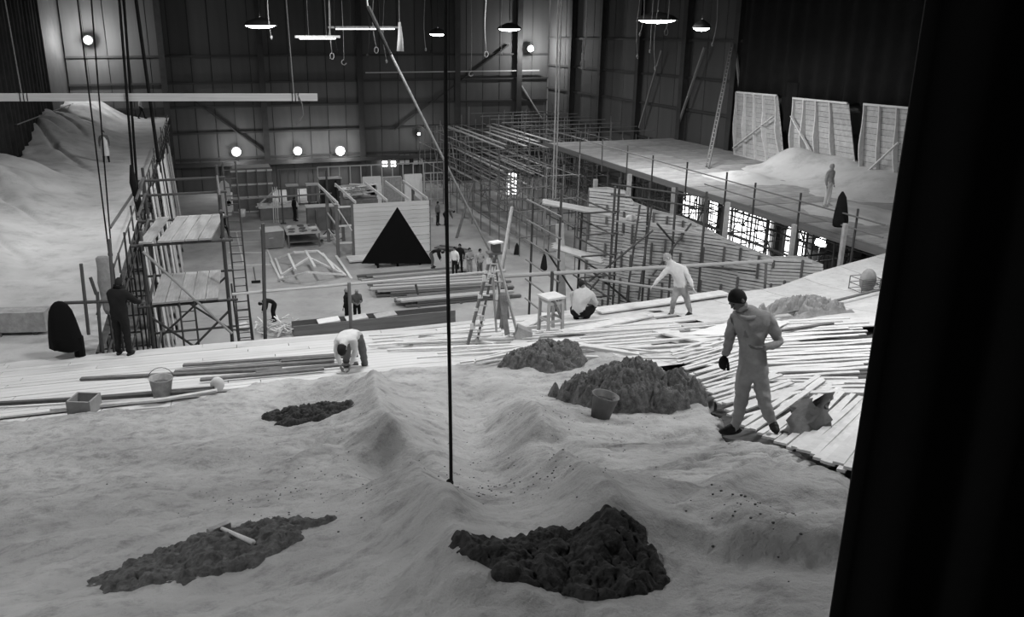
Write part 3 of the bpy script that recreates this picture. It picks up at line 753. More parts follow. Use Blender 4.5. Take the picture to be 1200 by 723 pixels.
for x in (hx0-.9, hx0+.2, hx0+2.2, hx0+3.6, hx1-.1): board('rafter', (x, hy0, hh+.1), (x-.6, hy1, hh+.55), 0.08, 0.16, 'timber_light', hut)
board('floor_sheet', (hx0-.6, hy0-1.1, .15), (hx1-2.5, hy0-1.1, .15), 1.3, 0.1, 'timber_light', hut)
for k in range(7): z = 0.25+k*.42; board('side_board', (hx1+.02, hy0, z), (hx1+.02+.0, hy1, z), .04, .36, 'timber', hut)
# black triangle on a wheeled trolley
ty = 48.9; A_, B_, C_ = pY(424, 309, ty), pY(508, 309, ty), pY(466, 243, ty)
t = thing('black_triangle_flat', 'large matt black triangular flat on a low wheeled trolley', 'scenery flat', ((A_.x+B_.x)/2, ty, 0))
b = MB(); b.prism([A_, B_, C_], (0, .12, 0)); b.build('triangle_face', 'black', t)
b = MB(); b.bar((A_.x+.8, ty+.5, .45), (B_.x-.6, ty+.5, .45), .8, .12); b.build('trolley_frame', 'timber_dark', t)
for x in (A_.x+1.0, (A_.x+B_.x)/2, B_.x-.8):
    for y in (ty+.2, ty+.9):
        b = MB(); b.tube([(x-.05, y, .16), (x+.05, y, .16)], .16, 12); b.build('wheel', 'black', t); board('caster_leg', (x, y, .16), (x, y, .42), .06, .06, 'steel', t)
board('strut', (A_.x+2, ty+.9, .5), (C_.x, ty+.12, 2.6), .08, .08, 'timber', t); board('strut', (A_.x+2.6, ty+.2, .15), (A_.x+3.4, ty+.2, .5), .06, .06, 'timber_light', t)
# panelled crate
cx0, cx1, cy = 1.55, 4.6, 68.2
t = thing('panelled_crate', 'tall dark panelled crate with pale horizontal battens', 'crate', ((cx0+cx1)/2, cy, 0))
b = MB(); b.box(((cx0+cx1)/2, cy+.6, 1.75), (cx1-cx0, 1.2, 3.5)); b.build('body', 'board_grey', t)
for k in range(4): x = cx0+(k+.5)*(cx1-cx0)/4; board('panel', (x, cy-.02, .1), (x, cy-.02, 3.4), .04, (cx1-cx0)/4-.06, 'board_grey', t, (0,1,0))
for z in (.1, 1.25, 2.25, 3.3): board('batten', (cx0-.05, cy-.08, z), (cx1+.05, cy-.08, z), .06, .14, 'timber_light', t)
for k in range(4): board('lid_board', (cx0+.1, cy+.1+k*.32, 3.53+k*.02), (cx1-.1, cy+.1+k*.32, 3.53+k*.02), .3, .05, 'timber', t)
# pale shaped panel with a hole, leaning beside the crate
c = Vector((0.95, 67.6, 0)); pts = [(-.42, 0), (-.5, .6), (-.48, 1.6), (-.4, 2.3), (-.2, 2.65), (.1, 2.7), (.38, 2.4), (.46, 1.4), (.5, .5), (.35, 0)]
t = thing('shaped_panel', 'pale rounded panel with a round hole leaning beside the crate', 'panel', c)
b = MB(); b.prism([c+Vector((x, z*.06, z)) for x, z in pts], (0, .08, 0)); b.build('panel_face', 'cloth_pale', t)
b = MB(); b.tube([c+Vector((.22, .02, .95)), c+Vector((.22, .06, .95))], .2, 14); b.build('hole', 'black', t)
b = MB(); c = Vector((2.1, 66.9, 0)); b.lathe(c, [(.2, 0), (.28, .55), (.26, .55), (.19, .05)], 12); tag(b.build('tub', 'cloth_white', smooth=True, origin=c), 'small white tub on the floor before the crate', 'tub')

def trestle_table(label, c, sx, sy, h, m='timber_light', under='timber_dark'):
    c = Vector(c); t = thing('work_table', label, 'table', c)
    b = MB(); b.box(c+Vector((0, 0, h)), (sx, sy, .08)); b.build('table_top', m, t)
    for x in (-1, 1):
        for y in (-1, 1): board('leg', c+Vector((x*(sx/2-.1), y*(sy/2-.1), 0)), c+Vector((x*(sx/2-.1), y*(sy/2-.1), h-.04)), .1, .1, under, t, (0,1,0))
    board('shelf', c+Vector((-sx/2+.1, 0, .35)), c+Vector((sx/2-.1, 0, .35)), sy-.3, .05, under, t); return t
tb = pz(349, 287, 0); trestle_table('work table heaped with pale papers and scraps before the hut', (tb.x+.35, tb.y+.4, 0), 2.2, 2.6, 0.95, 'timber')
for k in range(9):
    c = Vector((tb.x+.35-.72+.72*(k%3)+jig(.05), tb.y+.4-.85+.85*(k//3)+jig(.08), .99)); b = MB(); a = jig(1.5)
    sx, sy, sz = random.uniform(.25, .5), random.uniform(.2, .4), random.choice([.03, .06, .22])
    b.box(c+Vector((0, 0, sz/2)), (sx, sy, sz), Quaternion((0,0,1), a)); b.box(c+Vector((.05, .02, sz+.012)), (sx*.7, sy*.8, .02), Quaternion((0,0,1), a+.4))
    tag(b.build('paper_pile', random.choice(['cloth_white', 'cloth_mid', 'timber_dark']), origin=c), 'pale heap of paper and scraps on the work table', 'paper', 'scraps on the work table')
c = Vector((tb.x-1.65, tb.y-.1, 0)); t = thing('tool_box', 'dark box cabinet with pale top beside the work table', 'cabinet', c)
b = MB(); b.box(c+Vector((0, 0, .62)), (1.2, 1.3, 1.1), Quaternion((0,0,1), .15)); b.build('body', 'board_grey', t); b = MB(); b.box(c+Vector((0, 0, 1.2)), (1.3, 1.4, .07), Quaternion((0,0,1), .15)); b.build('lid', 'cloth_pale', t)
b = MB(); b.box(c+Vector((-.1, -.67, .75)), (.3, .03, .06), Quaternion((0,0,1), .15)); b.build('handle', 'steel_light', t)
# timber roof-truss frame lying on the floor
t = thing('floor_frame', 'light timber frame with arched front lying on the pit floor', 'timber frame', pz(365, 312, 0))
def fl(px_, py_, z=.0): return pz(px_, py_, z)
for a, c_, z0, z1 in (((323,303),(332,328),.1,.1),((345,295),(325,303),.9,.3),((345,296),(372,294),.9,.9),((372,294),(405,323),.9,.1),((326,328),(360,319),.1,.75),((360,319),(405,322),.75,.1),((338,298),(346,316),.8,.6),((358,294),(369,313),.95,.8),((378,297),(392,316),.8,.5),((330,322),(362,302),.2,.9),((362,302),(400,320),.9,.2),((394,300),(412,327),.2,.05),((318,306),(330,330),.05,.05)):
    board('frame_member', fl(*a, z0), fl(*c_, z1), .14, .1, 'timber_light', t)
# laths laid out on the floor as a grid
t = thing('floor_layout', 'thin laths laid out as a rectangle on the pit floor', 'layout', pz(285, 285, 0))
for a, c_ in (((262,272),(307,270)),((265,284),(310,283)),((268,296),(312,296)),((268,311),(318,310)),((277,272),(286,311)),((310,285),(326,322))): board('layout_lath', fl(*a, .02), fl(*c_, .02), .1, .03, 'timber_light', t)
# broom
a, c_ = fl(297, 313, .05), fl(300, 331, .05); t = thing('push_broom', 'broom lying flat on the open pit floor', 'broom', c_); pole('broom_handle', a, c_, .03, 'timber_dark', t); board('broom_head', c_+Vector((-.25, 0, .05)), c_+Vector((.25, 0, .05)), .12, .12, 'cloth_dark', t)
# heaps of offcuts
t = thing('offcut_heap', 'untidy heap of white lath offcuts below the deck edge', 'offcuts', fl(321, 388, 0))
c = fl(322, 388, 0)
for k in range(46):
    p = c+Vector((jig(.9), jig(.9), .05+random.random()*.45)); a = random.uniform(0, 3.14); d = Vector((math.cos(a), math.sin(a), jig(.5)))*random.uniform(.2, .42); board('offcut', p-d, p+d, .07, .03, 'lath', t)
c = fl(280, 386, 0)-Vector((0, 0, .06))
b = MB(); b.bar(c+Vector((-.5, .3, .1)), c+Vector((.5, -.2, .25)), .5, .06); b.bar(c+Vector((-.3, 0, .2)), c+Vector((.4, .2, .3)), .3, .05); tag(b.build('scrap_board', 'timber_light', origin=c), 'broken pale board lying below the tower ladder', 'board')
# steel skip with rubbish along the deck edge
p, q = fl(345, 397, 0), fl(545, 390, 0)
t = thing('long_trough', 'long dark steel trough half hidden below the deck edge', 'trough', (p+q)/2)
q2 = Vector((q.x, p.y+.2, 0)); d = (q2-p).normalized(); nn = Vector((-d.y, d.x, 0))
for s in (0, .8): board('side_plate', p+nn*s+Vector((0,0,.3)), q2+nn*s+Vector((0,0,.3)), .06, .6, 'steel_mid', t)
board('bottom_plate', p+nn*.4+Vector((0,0,.1)), q2+nn*.4+Vector((0,0,.1)), .8, .06, 'steel_mid', t)
for k, m_ in ((.15, 'cloth_white'), (.32, 'cloth_pale'), (.5, 'timber')): board('load_sheet', p.lerp(q2, k)+nn*.4+Vector((0,0,.55)), p.lerp(q2, k+.13)+nn*.4+Vector((0,0,.62)), .7, .08, m_, t)
# stacked lumber
def lumber(label, a, c_, rows_, layers, m, wd=.26, jitter=.6):
    p, q = fl(*a), fl(*c_); d = (q-p); d.normalize(); nn = Vector((-d.y, d.x, 0)); t = thing('lumber_stack', label, 'lumber stack', (p+q)/2)
    for s in (.1, .5, .9): c = p.lerp(q, s); board('bearer', c-nn*.1, c+nn*(rows_*wd+.1), .12, .1, 'timber_dark', t)
    for l in range(layers):
        for k in range(rows_): o_ = nn*(k+.5)*wd+Vector((0, 0, .1+l*.13)); board('plank', p+d*jig(jitter)+o_, q+d*jig(jitter)+o_, wd*.85, .1, random.choice(m), t)
lumber('broad stack of dark planks on the pit floor below the hut', (445, 349), (590, 340), 6, 4, ['timber_dark', 'steel_mid', 'timber'])
lumber('stack of planks nearer the trough with pale top boards', (478, 361), (600, 350), 4, 3, ['timber_dark', 'timber_dark', 'timber'])
lumber('low pile of planks beside the black triangle', (428, 331), (545, 321), 3, 2, ['timber', 'timber_dark'])
lumber('few loose planks behind the work table', (374, 284), (400, 280), 3, 2, ['timber', 'timber_light'])
# grey cabinets, screens and canvases along the far end
def cab(label, px0, px1, y0, Y, h, m, lid='timber', lift=0):
    a, c_ = pY(px0, y0, Y), pY(px1, y0, Y); x0, x1 = a.x, c_.x; t = thing('cabinet', label, 'cabinet', ((x0+x1)/2, Y, 0))
    b = MB(); b.box(((x0+x1)/2, Y+.4, lift+h/2), (x1-x0, .8, h)); b.build('body', m, t)
    for k in range(2): x = x0+(k+.5)*(x1-x0)/2; board('door', (x, Y-.02, lift+.1), (x, Y-.02, lift+h-.1), .04, (x1-x0)/2-.06, m, t, (0,1,0))
    board('top', (x0-.08, Y+.4, lift+h+.04), (x1+.08, Y+.4, lift+h+.04), .95, .08, lid, t)
    if lift:
        for x in (x0+.1, x1-.1):
            for y in (Y+.1, Y+.7): board('leg', (x, y, 0), (x, y, lift), .08, .08, 'steel', t, (0,1,0))
cab('dark cabinet on legs nearest the panelled crate', 337, 349, 228, 66.5, 1.3, 'board_grey', lift=.9)
cab('dark cabinet on legs beside the tall lamp stand', 361, 374, 228, 66.5, 1.3, 'board_grey', lift=.9)
cab('wide dark cabinet block with pale top in front of the hut', 361, 398, 265, 60.2, 1.7, 'board_grey', 'cloth_pale')
cab('black cabinet against the far screen', 376, 400, 225, 68.5, 2.3, 'wall_dark', lift=.0)
def canvas(label, px0, px1, ytop, Y, m, patches=False):
    a, c_ = pY(px0, ytop, Y), pY(px1, ytop, Y); h = a.z; t = thing('upright_canvas', label, 'panel', ((a.x+c_.x)/2, Y, 0)); w_ = c_.x-a.x
    b = MB(); b.box(((a.x+c_.x)/2, Y, h/2+.1), (w_, .06, h-.2)); b.build('canvas_face', m, t)
    for x in (a.x, c_.x): board('stile', (x, Y+.05, 0), (x, Y+.05, h), .08, .1, 'timber_light', t, (0,1,0))
    for z in (.1, h): board('rail', (a.x, Y+.05, z), (c_.x, Y+.05, z), .08, .1, 'timber_light', t)
    if patches:
        for k in range(16):
            x, z = random.uniform(a.x+.3, c_.x-.4), random.uniform(.6, h-.5); b = MB(); b.prism([(x+math.cos(s)*random.uniform(.08, .3), Y-.04, z+math.sin(s)*random.uniform(.08, .35)) for s in fr(0, 5.6, 8)], (0, .015, 0)); b.build('paint_patch', 'canvas_grey', t)
canvas('white upright canvas with grey painted patches', 425, 446, 208, 68, 'canvas_white', True)
canvas('blank white upright canvas beside the doorway screens', 474, 494, 205, 68, 'canvas_white')
canvas('grey upright panel between the two white canvases', 449, 470, 208, 68.3, 'canvas_grey')
def screen(label, px0, px1, ytop, Y, n_, m='timber'):
    a, c_ = pY(px0, ytop, Y), pY(px1, ytop, Y); h = a.z; t = thing('open_screen_frame', label, 'timber frame', ((a.x+c_.x)/2, Y, 0))
    for k in range(n_+1): x = a.x+(c_.x-a.x)*k/n_; board('stile', (x, Y, 0), (x, Y, h), .07, .09, m, t, (0,1,0))
    for z in (.06, h*.5, h): board('rail', (a.x, Y, z), (c_.x, Y, z), .07, .09, m, t)
screen('long open stud frame behind the canvases', 372, 520, 196, 69.5, 12)
screen('dark open frame behind the crate and cabinets', 325, 384, 199, 70.5, 5, 'timber_dark')
screen('open frame at the foot of the bare scaffold', 497, 528, 203, 67.5, 4)
c = pz(408, 238, 0); c.y = 62
t = thing('board_heap', 'heap of pale boards piled behind the hut roof', 'boards', (10.4, 62, 0))
b = MB(); b.box((10.4, 62.4, .9), (2.6, 1.6, 1.8)); b.build('bench', 'timber_dark', t)
for k in range(12): p = Vector((10.4+jig(.8), 62.2+jig(.3), 1.9+k*.09)); d = rotz((random.uniform(.6, 1.2), 0, jig(.12)), jig(.7)); board('heap_board', p-d, p+d, .3, .06, random.choice(['timber_light', 'cloth_pale', 'timber']), t)
a = fl(318, 262, 0); t = thing('sorting_bench', 'sloping pale bench strewn with scraps behind the tool box', 'bench', a+Vector((.6, 1.8, 0)))
b = MB(); b.bar(a+Vector((-.8, 1.9, 1.0)), a+Vector((2.2, 1.9, 1.0)), 1.8, .1); b.build('bench_top', 'cloth_pale', t); b = MB(); b.bar(a+Vector((-.7, 1.1, .5)), a+Vector((2.1, 1.1, .5)), .1, .9); b.build('front_panel', 'board_grey', t)
for x in (-.6, 2.0): board('leg', a+Vector((x, 2.7, 0)), a+Vector((x, 2.7, 1.0)), .1, .1, 'timber_dark', t, (0,1,0))
for k in range(6): p = a+Vector((random.uniform(-.5, 1.9), 1.9+jig(.7), 1.1)); board('scrap', p, p+Vector((jig(.5), jig(.3), .06)), .18, .05, random.choice(['timber_dark', 'cloth_white']), t)
a = a+Vector((.2, .2, 0))
t = thing('plank_trestle', 'pale planks propped upright on a trestle by the bench', 'planks', a)
for k in range(3): board('plank', a+Vector((k*.16, 0, 0)), a+Vector((k*.16+.1, .5, 2.6)), .05, .14, 'timber_light', t, (0,1,0))
board('prop', a+Vector((-1.2, .2, 1.2)), a+Vector((.4, .4, 2.5)), .08, .1, 'timber', t)
t = thing('lamp_stand', 'tall dark lamp stand with cross arm beside the cabinets', 'stand', pz(386, 277, 0)); c = pz(386, 277, 0)
pole('mast', c, c+Vector((0, 0, 4.6)), .07, 'steel', t); pole('arm', c+Vector((-6.6, 0, 2.9)), c+Vector((.3, 0, 3.0)), .06, 'steel_mid', t)
for d in ((.5, .2, 0), (-.5, .2, 0), (0, -.5, 0)): pole('foot', c+Vector((0, 0, .5)), c+Vector(d), .04, 'steel', t)
for px_, h in ((258+0, 3.6), (330, 4.0)):
    c = pz(px_+2, 262, 0); t = thing('thin_mast', 'thin dark mast standing on the pit floor beside the %s' % ('tower' if px_ == 258 else 'sorting bench'), 'pole', c); pole('mast', c, c+Vector((0, 0, h)), .05, 'steel', t); board('foot_plate', c+Vector((-.2, 0, .02)), c+Vector((.2, 0, .02)), .4, .04, 'steel', t)
for k, px_ in enumerate((590, 600)):
    pass
# ledge of stepped boards by the triangle
c = pz(488, 262, 0); t = thing('stepped_rostrum', 'low stepped rostrum of boards behind the black triangle', 'rostrum', c)
for k in range(4): board('step', c+Vector((-.9, .4+k*.7, .2+k*.22)), c+Vector((1.3, .4+k*.7, .2+k*.22)), .7, .4+.0*k, 'timber', t)
c = pz(512, 296, 0)
for k in range(2):
    b = MB(); p = c+Vector((.2+k*.7, .9-k*.8, .15)); b.bar(p, p+Vector((1.0, -1.2, .05)), .5, .06); b.bar(p+Vector((.3, .1, .07)), p+Vector((1.1, -.9, .1)), .2, .05)
    tag(b.build('dark_board', 'timber_dark', origin=p), ('dark board lying behind the black triangle' if k == 0 else 'dark board lying nearer the group of four men'), 'board')
# coats hung on the scaffold
def hung_coat(name, label, top, h, w_, m, tail=0, prof=None):
    top = Vector(top); b = MB(); pts = []
    prof = prof or [(0, .06), (.06, .16), (.16, .30), (.45, .44), (.8, .55), (.95, .52), (1.0, .40)]
    for s, k in prof:
        pts.append((top+Vector((tail*s, 0, -h*s)), w_*k))
    n = 14; vs = []; fs = []
    for i, (p, r) in enumerate(pts):
        for k in range(n):
            a = 2*math.pi*k/n; f_ = 1+.14*math.sin(a*5+i)*(i/len(pts)); vs.append(p+Vector((rt.x*math.cos(a)*r*f_+.0, rt.y*math.cos(a)*r*f_, 0))+Vector((fw.x, fw.y, 0))*(math.sin(a)*r*.4*f_))
    for i in range(len(pts)-1):
        for k in range(n): fs.append((i*n+k, i*n+(k+1)%n, (i+1)*n+(k+1)%n, (i+1)*n+k))
    fs.append(tuple(range(n))); fs.append(tuple((len(pts)-1)*n+k for k in range(n)))
    b.add(vs, fs); return tag(b.build(name, m, smooth=True, origin=top-Vector((0, 0, h))), label, 'coat')
hung_coat('hung_coat', 'dark coat hanging on a tube at the foot of the bare scaffold', Vector((18.3, 49.7, pY(616, 284, 49.7).z)), 1.3, .42, 'cloth_dark')
hung_coat('hung_coat', 'small dark coat hanging beside the scaffold tower planks', Vector((18.3, 45.05, pY(634, 298, 45).z)), 1.0, .36, 'cloth_dark')
hung_coat('hung_jacket', 'dark jacket hanging on the platform guard rail post', (lambda p: Vector((PXE-.2, p.y, p.z)))(pX(993, 224, PXE)), 1.3, .5, 'cloth_dark', .1)

# ================================================================== PEOPLE
RAD = dict(pel=.145, spi=.135, che=.15, nec=.072, hea=.075, LH=.105, LK=.075, LA=.06, LT=.04, LS=.085, LE=.058, LW=.04)
EDG = [('pel','spi'),('spi','che'),('che','nec'),('nec','hea'),('pel','LH'),('pel','RH'),('LH','LK'),('RH','RK'),('LK','LA'),('RK','RA'),('LA','LT'),('RA','RT'),('che','LS'),('che','RS'),('LS','LE'),('RS','RE'),('LE','LW'),('RE','RW')]
def person(label, J, shirt, trousers, look, hair='hair', skin='skin', shoe='shoe', detail=True, sc=None, group=None, bulk=1.0):
    if sc is None: sc = ((J['LH']-J['LK']).length+(J['LK']-J['LA']).length+(J['pel']-J['che']).length+(J['che']-J['hea']).length)/1.49
    keys = ['pel'] + [k for k in J if k not in ('pel', 'LF', 'RF')]; org = Vector(((J['LA'].x+J['RA'].x)/2, (J['LA'].y+J['RA'].y)/2, min(J['LA'].z, J['RA'].z, J['LT'].z, J['RT'].z)-.04))
    loc = {k: Vector(J[k])-org for k in J}
    me = bpy.data.meshes.new('person'); bm = bmesh.new(); sk = bm.verts.layers.skin.verify(); V = {}
    for k in keys:
        V[k] = bm.verts.new(loc[k]); r = RAD.get(k, RAD.get('L'+k[1:], .05))*sc*bulk
        V[k][sk].radius = (r*1.0, r*1.0)
        if k == 'pel': V[k][sk].use_root = True
        if k in ('che', 'spi', 'pel'): V[k][sk].radius = (r*1.12, r*.85)
    for a, c_ in EDG: bm.edges.new((V[a], V[c_]))
    bm.to_mesh(me); bm.free()
    tmp = bpy.data.objects.new('tmp_body', me); col.objects.link(tmp)
    m1 = tmp.modifiers.new('s', 'SKIN'); m1.use_smooth_shade = True
    m2 = tmp.modifiers.new('d', 'SUBSURF'); m2.levels = detail+1; m2.render_levels = m2.levels
    dg = bpy.context.evaluated_depsgraph_get(); ev = tmp.evaluated_get(dg); em = bpy.data.meshes.new_from_object(ev)
    if detail:
        for v in em.vertices:
            c = v.co; v.co = c + v.normal*sc*(.016*mnoise.noise(Vector((c.x*9, c.y*9, c.z*14))) + .009*mnoise.noise(Vector((c.x*22, c.y*22, c.z*30+c.x*10))))
    vs = [v.co.copy() for v in em.vertices]; fs = [tuple(p.vertices) for p in em.polygons]
    bpy.data.objects.remove(tmp); bpy.data.meshes.remove(em); bpy.data.meshes.remove(me)
    seg = {('pel','LH'):1, ('pel','RH'):1, ('LH','LK'):1, ('RH','RK'):1, ('LK','LA'):1, ('RK','RA'):1, ('LA','LT'):3, ('RA','RT'):3, ('nec','hea'):2}
    S = [(loc[a], loc[c_], seg.get((a, c_), 0), RAD.get(a, RAD.get('L'+a[1:], .05))) for a, c_ in EDG]
    mi = []
    for f in fs:
        c = sum((vs[i] for i in f), Vector())/len(f); best = 9; bi = 0
        for a, d, k, r in S:
            ab = d-a; t = max(0, min(1, (c-a).dot(ab)/max(ab.length_squared, 1e-6))); dd = (c-a-ab*t).length/(r+.05)
            if dd < best: best = dd; bi = k
        mi.append(bi)
    b = MB(); b.v = [tuple(v) for v in vs]; b.f = fs; b.mi = mi
    # head with a face
    look = Vector(look).normalized(); z_ = (loc['hea']-loc['nec']).normalized(); y_ = (-look - z_*(-look).dot(z_)).normalized(); x_ = y_.cross(z_); q = Matrix((x_, y_, z_)).transposed().to_quaternion()
    hc = loc['hea']
    def h(x, y, z): return hc + q @ (Vector((x, y, z))*sc)
    n, m_ = 14, 10; hv = []; hf = []
    for i in range(m_+1):
        ph = math.pi*i/m_; zz = math.cos(ph); rr = math.sin(ph)
        for k in range(n):
            t = 2*math.pi*k/n; jaw = 1-.28*max(0, -zz); fx = .078*rr*math.cos(t)*jaw; fy = .098*rr*math.sin(t)*(1-.12*max(0, -zz)); fz = .122*zz
            if math.sin(t) < -.6 and .1 < rr: fy -= (.012 if zz < -.55 else 0)         # chin
            hv.append(h(fx, fy, fz))
    for i in range(m_):
        for k in range(n): hf.append((i*n+k, (i+1)*n+k, (i+1)*n+(k+1)%n, i*n+(k+1)%n))
    b.add(hv, hf, 2)
    if detail:
        b.add([h(-.014, -.088, .018), h(.014, -.088, .018), h(-.02, -.09, -.022), h(.02, -.09, -.022), h(0, -.122, -.018), h(0, -.095, .03)], [(5,0,4),(5,4,1),(0,2,4),(1,4,3),(2,3,4)], 2)
        for s in (-1, 1): b.ball(h(s*.078, .005, 0), (.012*sc, .02*sc, .032*sc), 8, 6, 2, q); b.ball(h(s*.03, -.084, .018), .011*sc, 8, 6, 3)
        b.ball(h(0, -.092, -.055), (.024*sc, .008*sc, .006*sc), 8, 5, 3, q)
    # hands
    for s in 'LR':
        w_ = loc[s+'W']; e = loc[s+'E']; tip = loc.get(s+'F'); d = ((tip-w_) if tip is not None else (w_-e)).normalized(); a = d.cross(look)
        if a.length < .1: a = d.cross(Vector((0, 0, 1)))
        a.normalize(); nn = a.cross(d)
        palm = w_+d*.05*sc
        b.ball(palm, (.042*sc, .018*sc, .055*sc), 10, 6, 2, Matrix((a, nn, d)).transposed().to_quaternion())
        if detail:
            for k, (o_, L_) in enumerate(((-.030, .066), (-.010, .078), (.011, .072), (.030, .055))):
                p0 = palm+a*o_*sc+d*.035*sc; p1 = p0+(d*.55+nn*-.15)*L_*sc; p2 = p1+(d*.30-nn*.38)*L_*sc; b.tube([p0, p1, p2], [.0095*sc, .009*sc, .007*sc], 6, 2)
            p0 = palm-a*.032*sc-d*.01*sc; b.tube([p0, p0+(-a*.5+d*.5)*.04*sc, p0+(-a*.55+d*1.3-nn*.3)*.042*sc], [.011*sc, .010*sc, .008*sc], 6, 2)
        # shoe
        an, to = loc[s+'A'], loc[s+'T']; fd = (to-an); fd.z = 0; fd = fd.normalized() if fd.length > .02 else Vector((look.x, look.y, 0)).normalized(); sd = Vector((fd.y, -fd.x, 0))
        b.ball(Vector((an.x, an.y, min(an.z, to.z)-.005))+fd*.06*sc, (.052*sc, .145*sc, .05*sc), 10, 6, 3, Matrix((sd, fd, Vector((0,0,1)))).transposed().to_quaternion())
    o = b.build('person', [shirt, trousers, skin, shoe], smooth=True); o.location = org; OFF[o.name] = ZERO
    tag(o, label, 'person', group)
    if hair:
        hb = MB(); hv = []; hf = []
        for i in range(6):
            ph = math.pi*.62*i/5
            for k in range(n):
                t = 2*math.pi*k/n; front = max(0, -math.sin(t)); ph2 = ph*(1-.42*front)
                hv.append(h(.086*math.sin(ph2)*math.cos(t), .106*math.sin(ph2)*math.sin(t)+.006, .130*math.cos(ph2)+.004))
        for i in range(5):
            for k in range(n): hf.append((i*n+k, (i+1)*n+k, (i+1)*n+(k+1)%n, i*n+(k+1)%n))
        hb.add(hv, hf); hb.build('hair', hair, o, True)
    return o
def stand(base, face, H=1.75, pose='stand', lean=0.0):
    k = H/1.75; f = Vector((face[0], face[1], 0)).normalized(); s = Vector((-f.y, f.x, 0)); bz = Vector(base)
    def P(x, y, z): return bz + s*x*k + f*y*k + Vector((0, 0, z*k))
    L = lean
    J = dict(pel=P(0,0,.97), spi=P(0,.04*L,1.15), che=P(0,.22*L,1.37-.03*L), nec=P(0,.33*L+.02,1.52-.06*L), hea=P(0,.42*L+.03,1.65-.1*L),
        LH=P(.09,0,.90), RH=P(-.09,0,.90), LK=P(.11,.02,.50), RK=P(-.11,.02,.50), LA=P(.13,-.02,.09), RA=P(-.13,-.02,.09), LT=P(.15,.13,.045), RT=P(-.15,.13,.045),
        LS=P(.185,.2*L,1.42-.04*L), RS=P(-.185,.2*L,1.42-.04*L), LE=P(.25,.2*L-.03,1.13), RE=P(-.25,.2*L-.03,1.13), LW=P(.26,.2*L+.06,.88), RW=P(-.26,.2*L+.06,.88))
    if pose == 'fold': J.update(LE=P(.27,.04,1.14), RE=P(-.27,.04,1.14), LW=P(-.02,.22,1.18), RW=P(.02,.2,1.12))
    if pose == 'hold': J.update(LE=P(.24,.02,1.15), RE=P(-.24,.02,1.15), LW=P(.1,.26,1.12), RW=P(-.1,.26,1.1))
    if pose == 'walk': J.update(LK=P(.1,.16,.52), LA=P(.1,.24,.10), LT=P(.1,.40,.05), RK=P(-.1,-.04,.5), RA=P(-.1,-.26,.12), RT=P(-.1,-.12,.045), LW=P(.25,-.12,.9), RW=P(-.25,.2,.93), LE=P(.25,-.1,1.13))
    if pose == 'hip': J.update(LE=P(.36,-.05,1.17), LW=P(.2,.06,1.02))
    if pose == 'bend': J.update(pel=P(0,-.1,.92), spi=P(0,.08,1.06), che=P(0,.32,1.12), nec=P(0,.48,1.08), hea=P(0,.60,1.03), LS=P(.18,.34,1.1), RS=P(-.18,.34,1.1), LE=P(.22,.4,.80), RE=P(-.22,.4,.80), LW=P(.15,.5,.55), RW=P(-.15,.5,.55), LH=P(.1,-.1,.86), RH=P(-.1,-.1,.86))
    if pose == 'lean': J.update(LE=P(.3,.22,1.2), RE=P(-.3,.22,1.2), LW=P(.3,.42,1.12), RW=P(-.3,.42,1.12))
    return J
def tocam(p, turn=0): d = Vector((-p[0], -p[1], 0)).normalized(); return rotz(d, R(turn))
def floor_person(label, px, py, pose, turn, shirt, trousers, H=1.75, lean=0, hair='hair', detail=False, group=None, skin='skin'):
    p = pz(px, py, 0); f = tocam(p, turn); return person(label, stand(p, f, H, pose, lean), shirt, trousers, f+Vector((0, 0, -.2)), hair, skin, detail=detail, group=group)

# man in overalls at the edge of the mound, seen from below-front, looking down
fb = G(880, 518); fm = Vector((fb.x, fb.y, 0))
def fp(x, y, d=0): return pplane(x, y, fb, d)
fl_, fr_ = fp(862, 505, .10), fp(903, 521, .02)
J = dict(pel=fp(881,428,0), spi=fp(881,408,.02), che=fp(880,380,.06), nec=fp(871,362,.10), hea=fp(864,351,.16), LH=fp(873,440,.02), RH=fp(890,440,-.02), LK=fp(868,474,.06), RK=fp(897,478,.03),
    LA=fp(862,500,.06), RA=fp(904,512,.0), LT=fp(849,505,.12), RT=fp(907,522,.12), LS=fp(861,373,.04), RS=fp(900,373,.02), LE=fp(854,400,.0), RE=fp(914,402,.02), LW=fp(849,418,.10), RW=fp(894,408,.22), LF=fp(846,428,.12), RF=fp(884,408,.26))
for k_ in ('RA', 'RT', 'LA', 'LT'):
    g_ = topz(J[k_].x, J[k_].y); J[k_].z = max(J[k_].z, g_+(.20 if k_ == 'RA' else .15 if k_ == 'RT' else .13 if k_ == 'LA' else .09))
fman = person('man in pale grey overalls standing at the edge of the plaster mound', J, 'cloth_grey', 'cloth_grey', tocam(fb, -40)+Vector((0, 0, -.75)), 'hair', 'skin_dark', bulk=1.0, detail=2)
b = MB(); a = J['LW']-fman.location; b.ball(a+Vector((-.01,-.01,-.06)), (.05, .05, .075), 12, 8); b.tube([a+Vector((.03,-.02,-.06)), a+Vector((.02,-.06,-.13))], [.018, .014], 6); b.build('glove', 'cloth_dark', fman, True)
b = MB()                                                     # chest pocket flap
a = fp(872, 390, .17)-fman.location; b.bar(a, a+rt*.085+Vector((0,0,-.01)), .012, .09); b.build('chest_pocket', 'cloth_grey', fman)
b = MB()                                                     # open collar and belt of the overalls
cN = J['nec'].lerp(J['che'], .25)-fman.location; b.tube([cN+rt*(.105*math.cos(u))+Vector((-fw.x, -fw.y, 0))*(.085*math.sin(u))+Vector((0, 0, -.03*max(0, math.sin(u)))) for u in fr(-.9, 4.04, 14)], [.014+.012*math.sin(3.14*k/13) for k in range(14)], 6); b.build('collar', 'cloth_grey', fman, True)
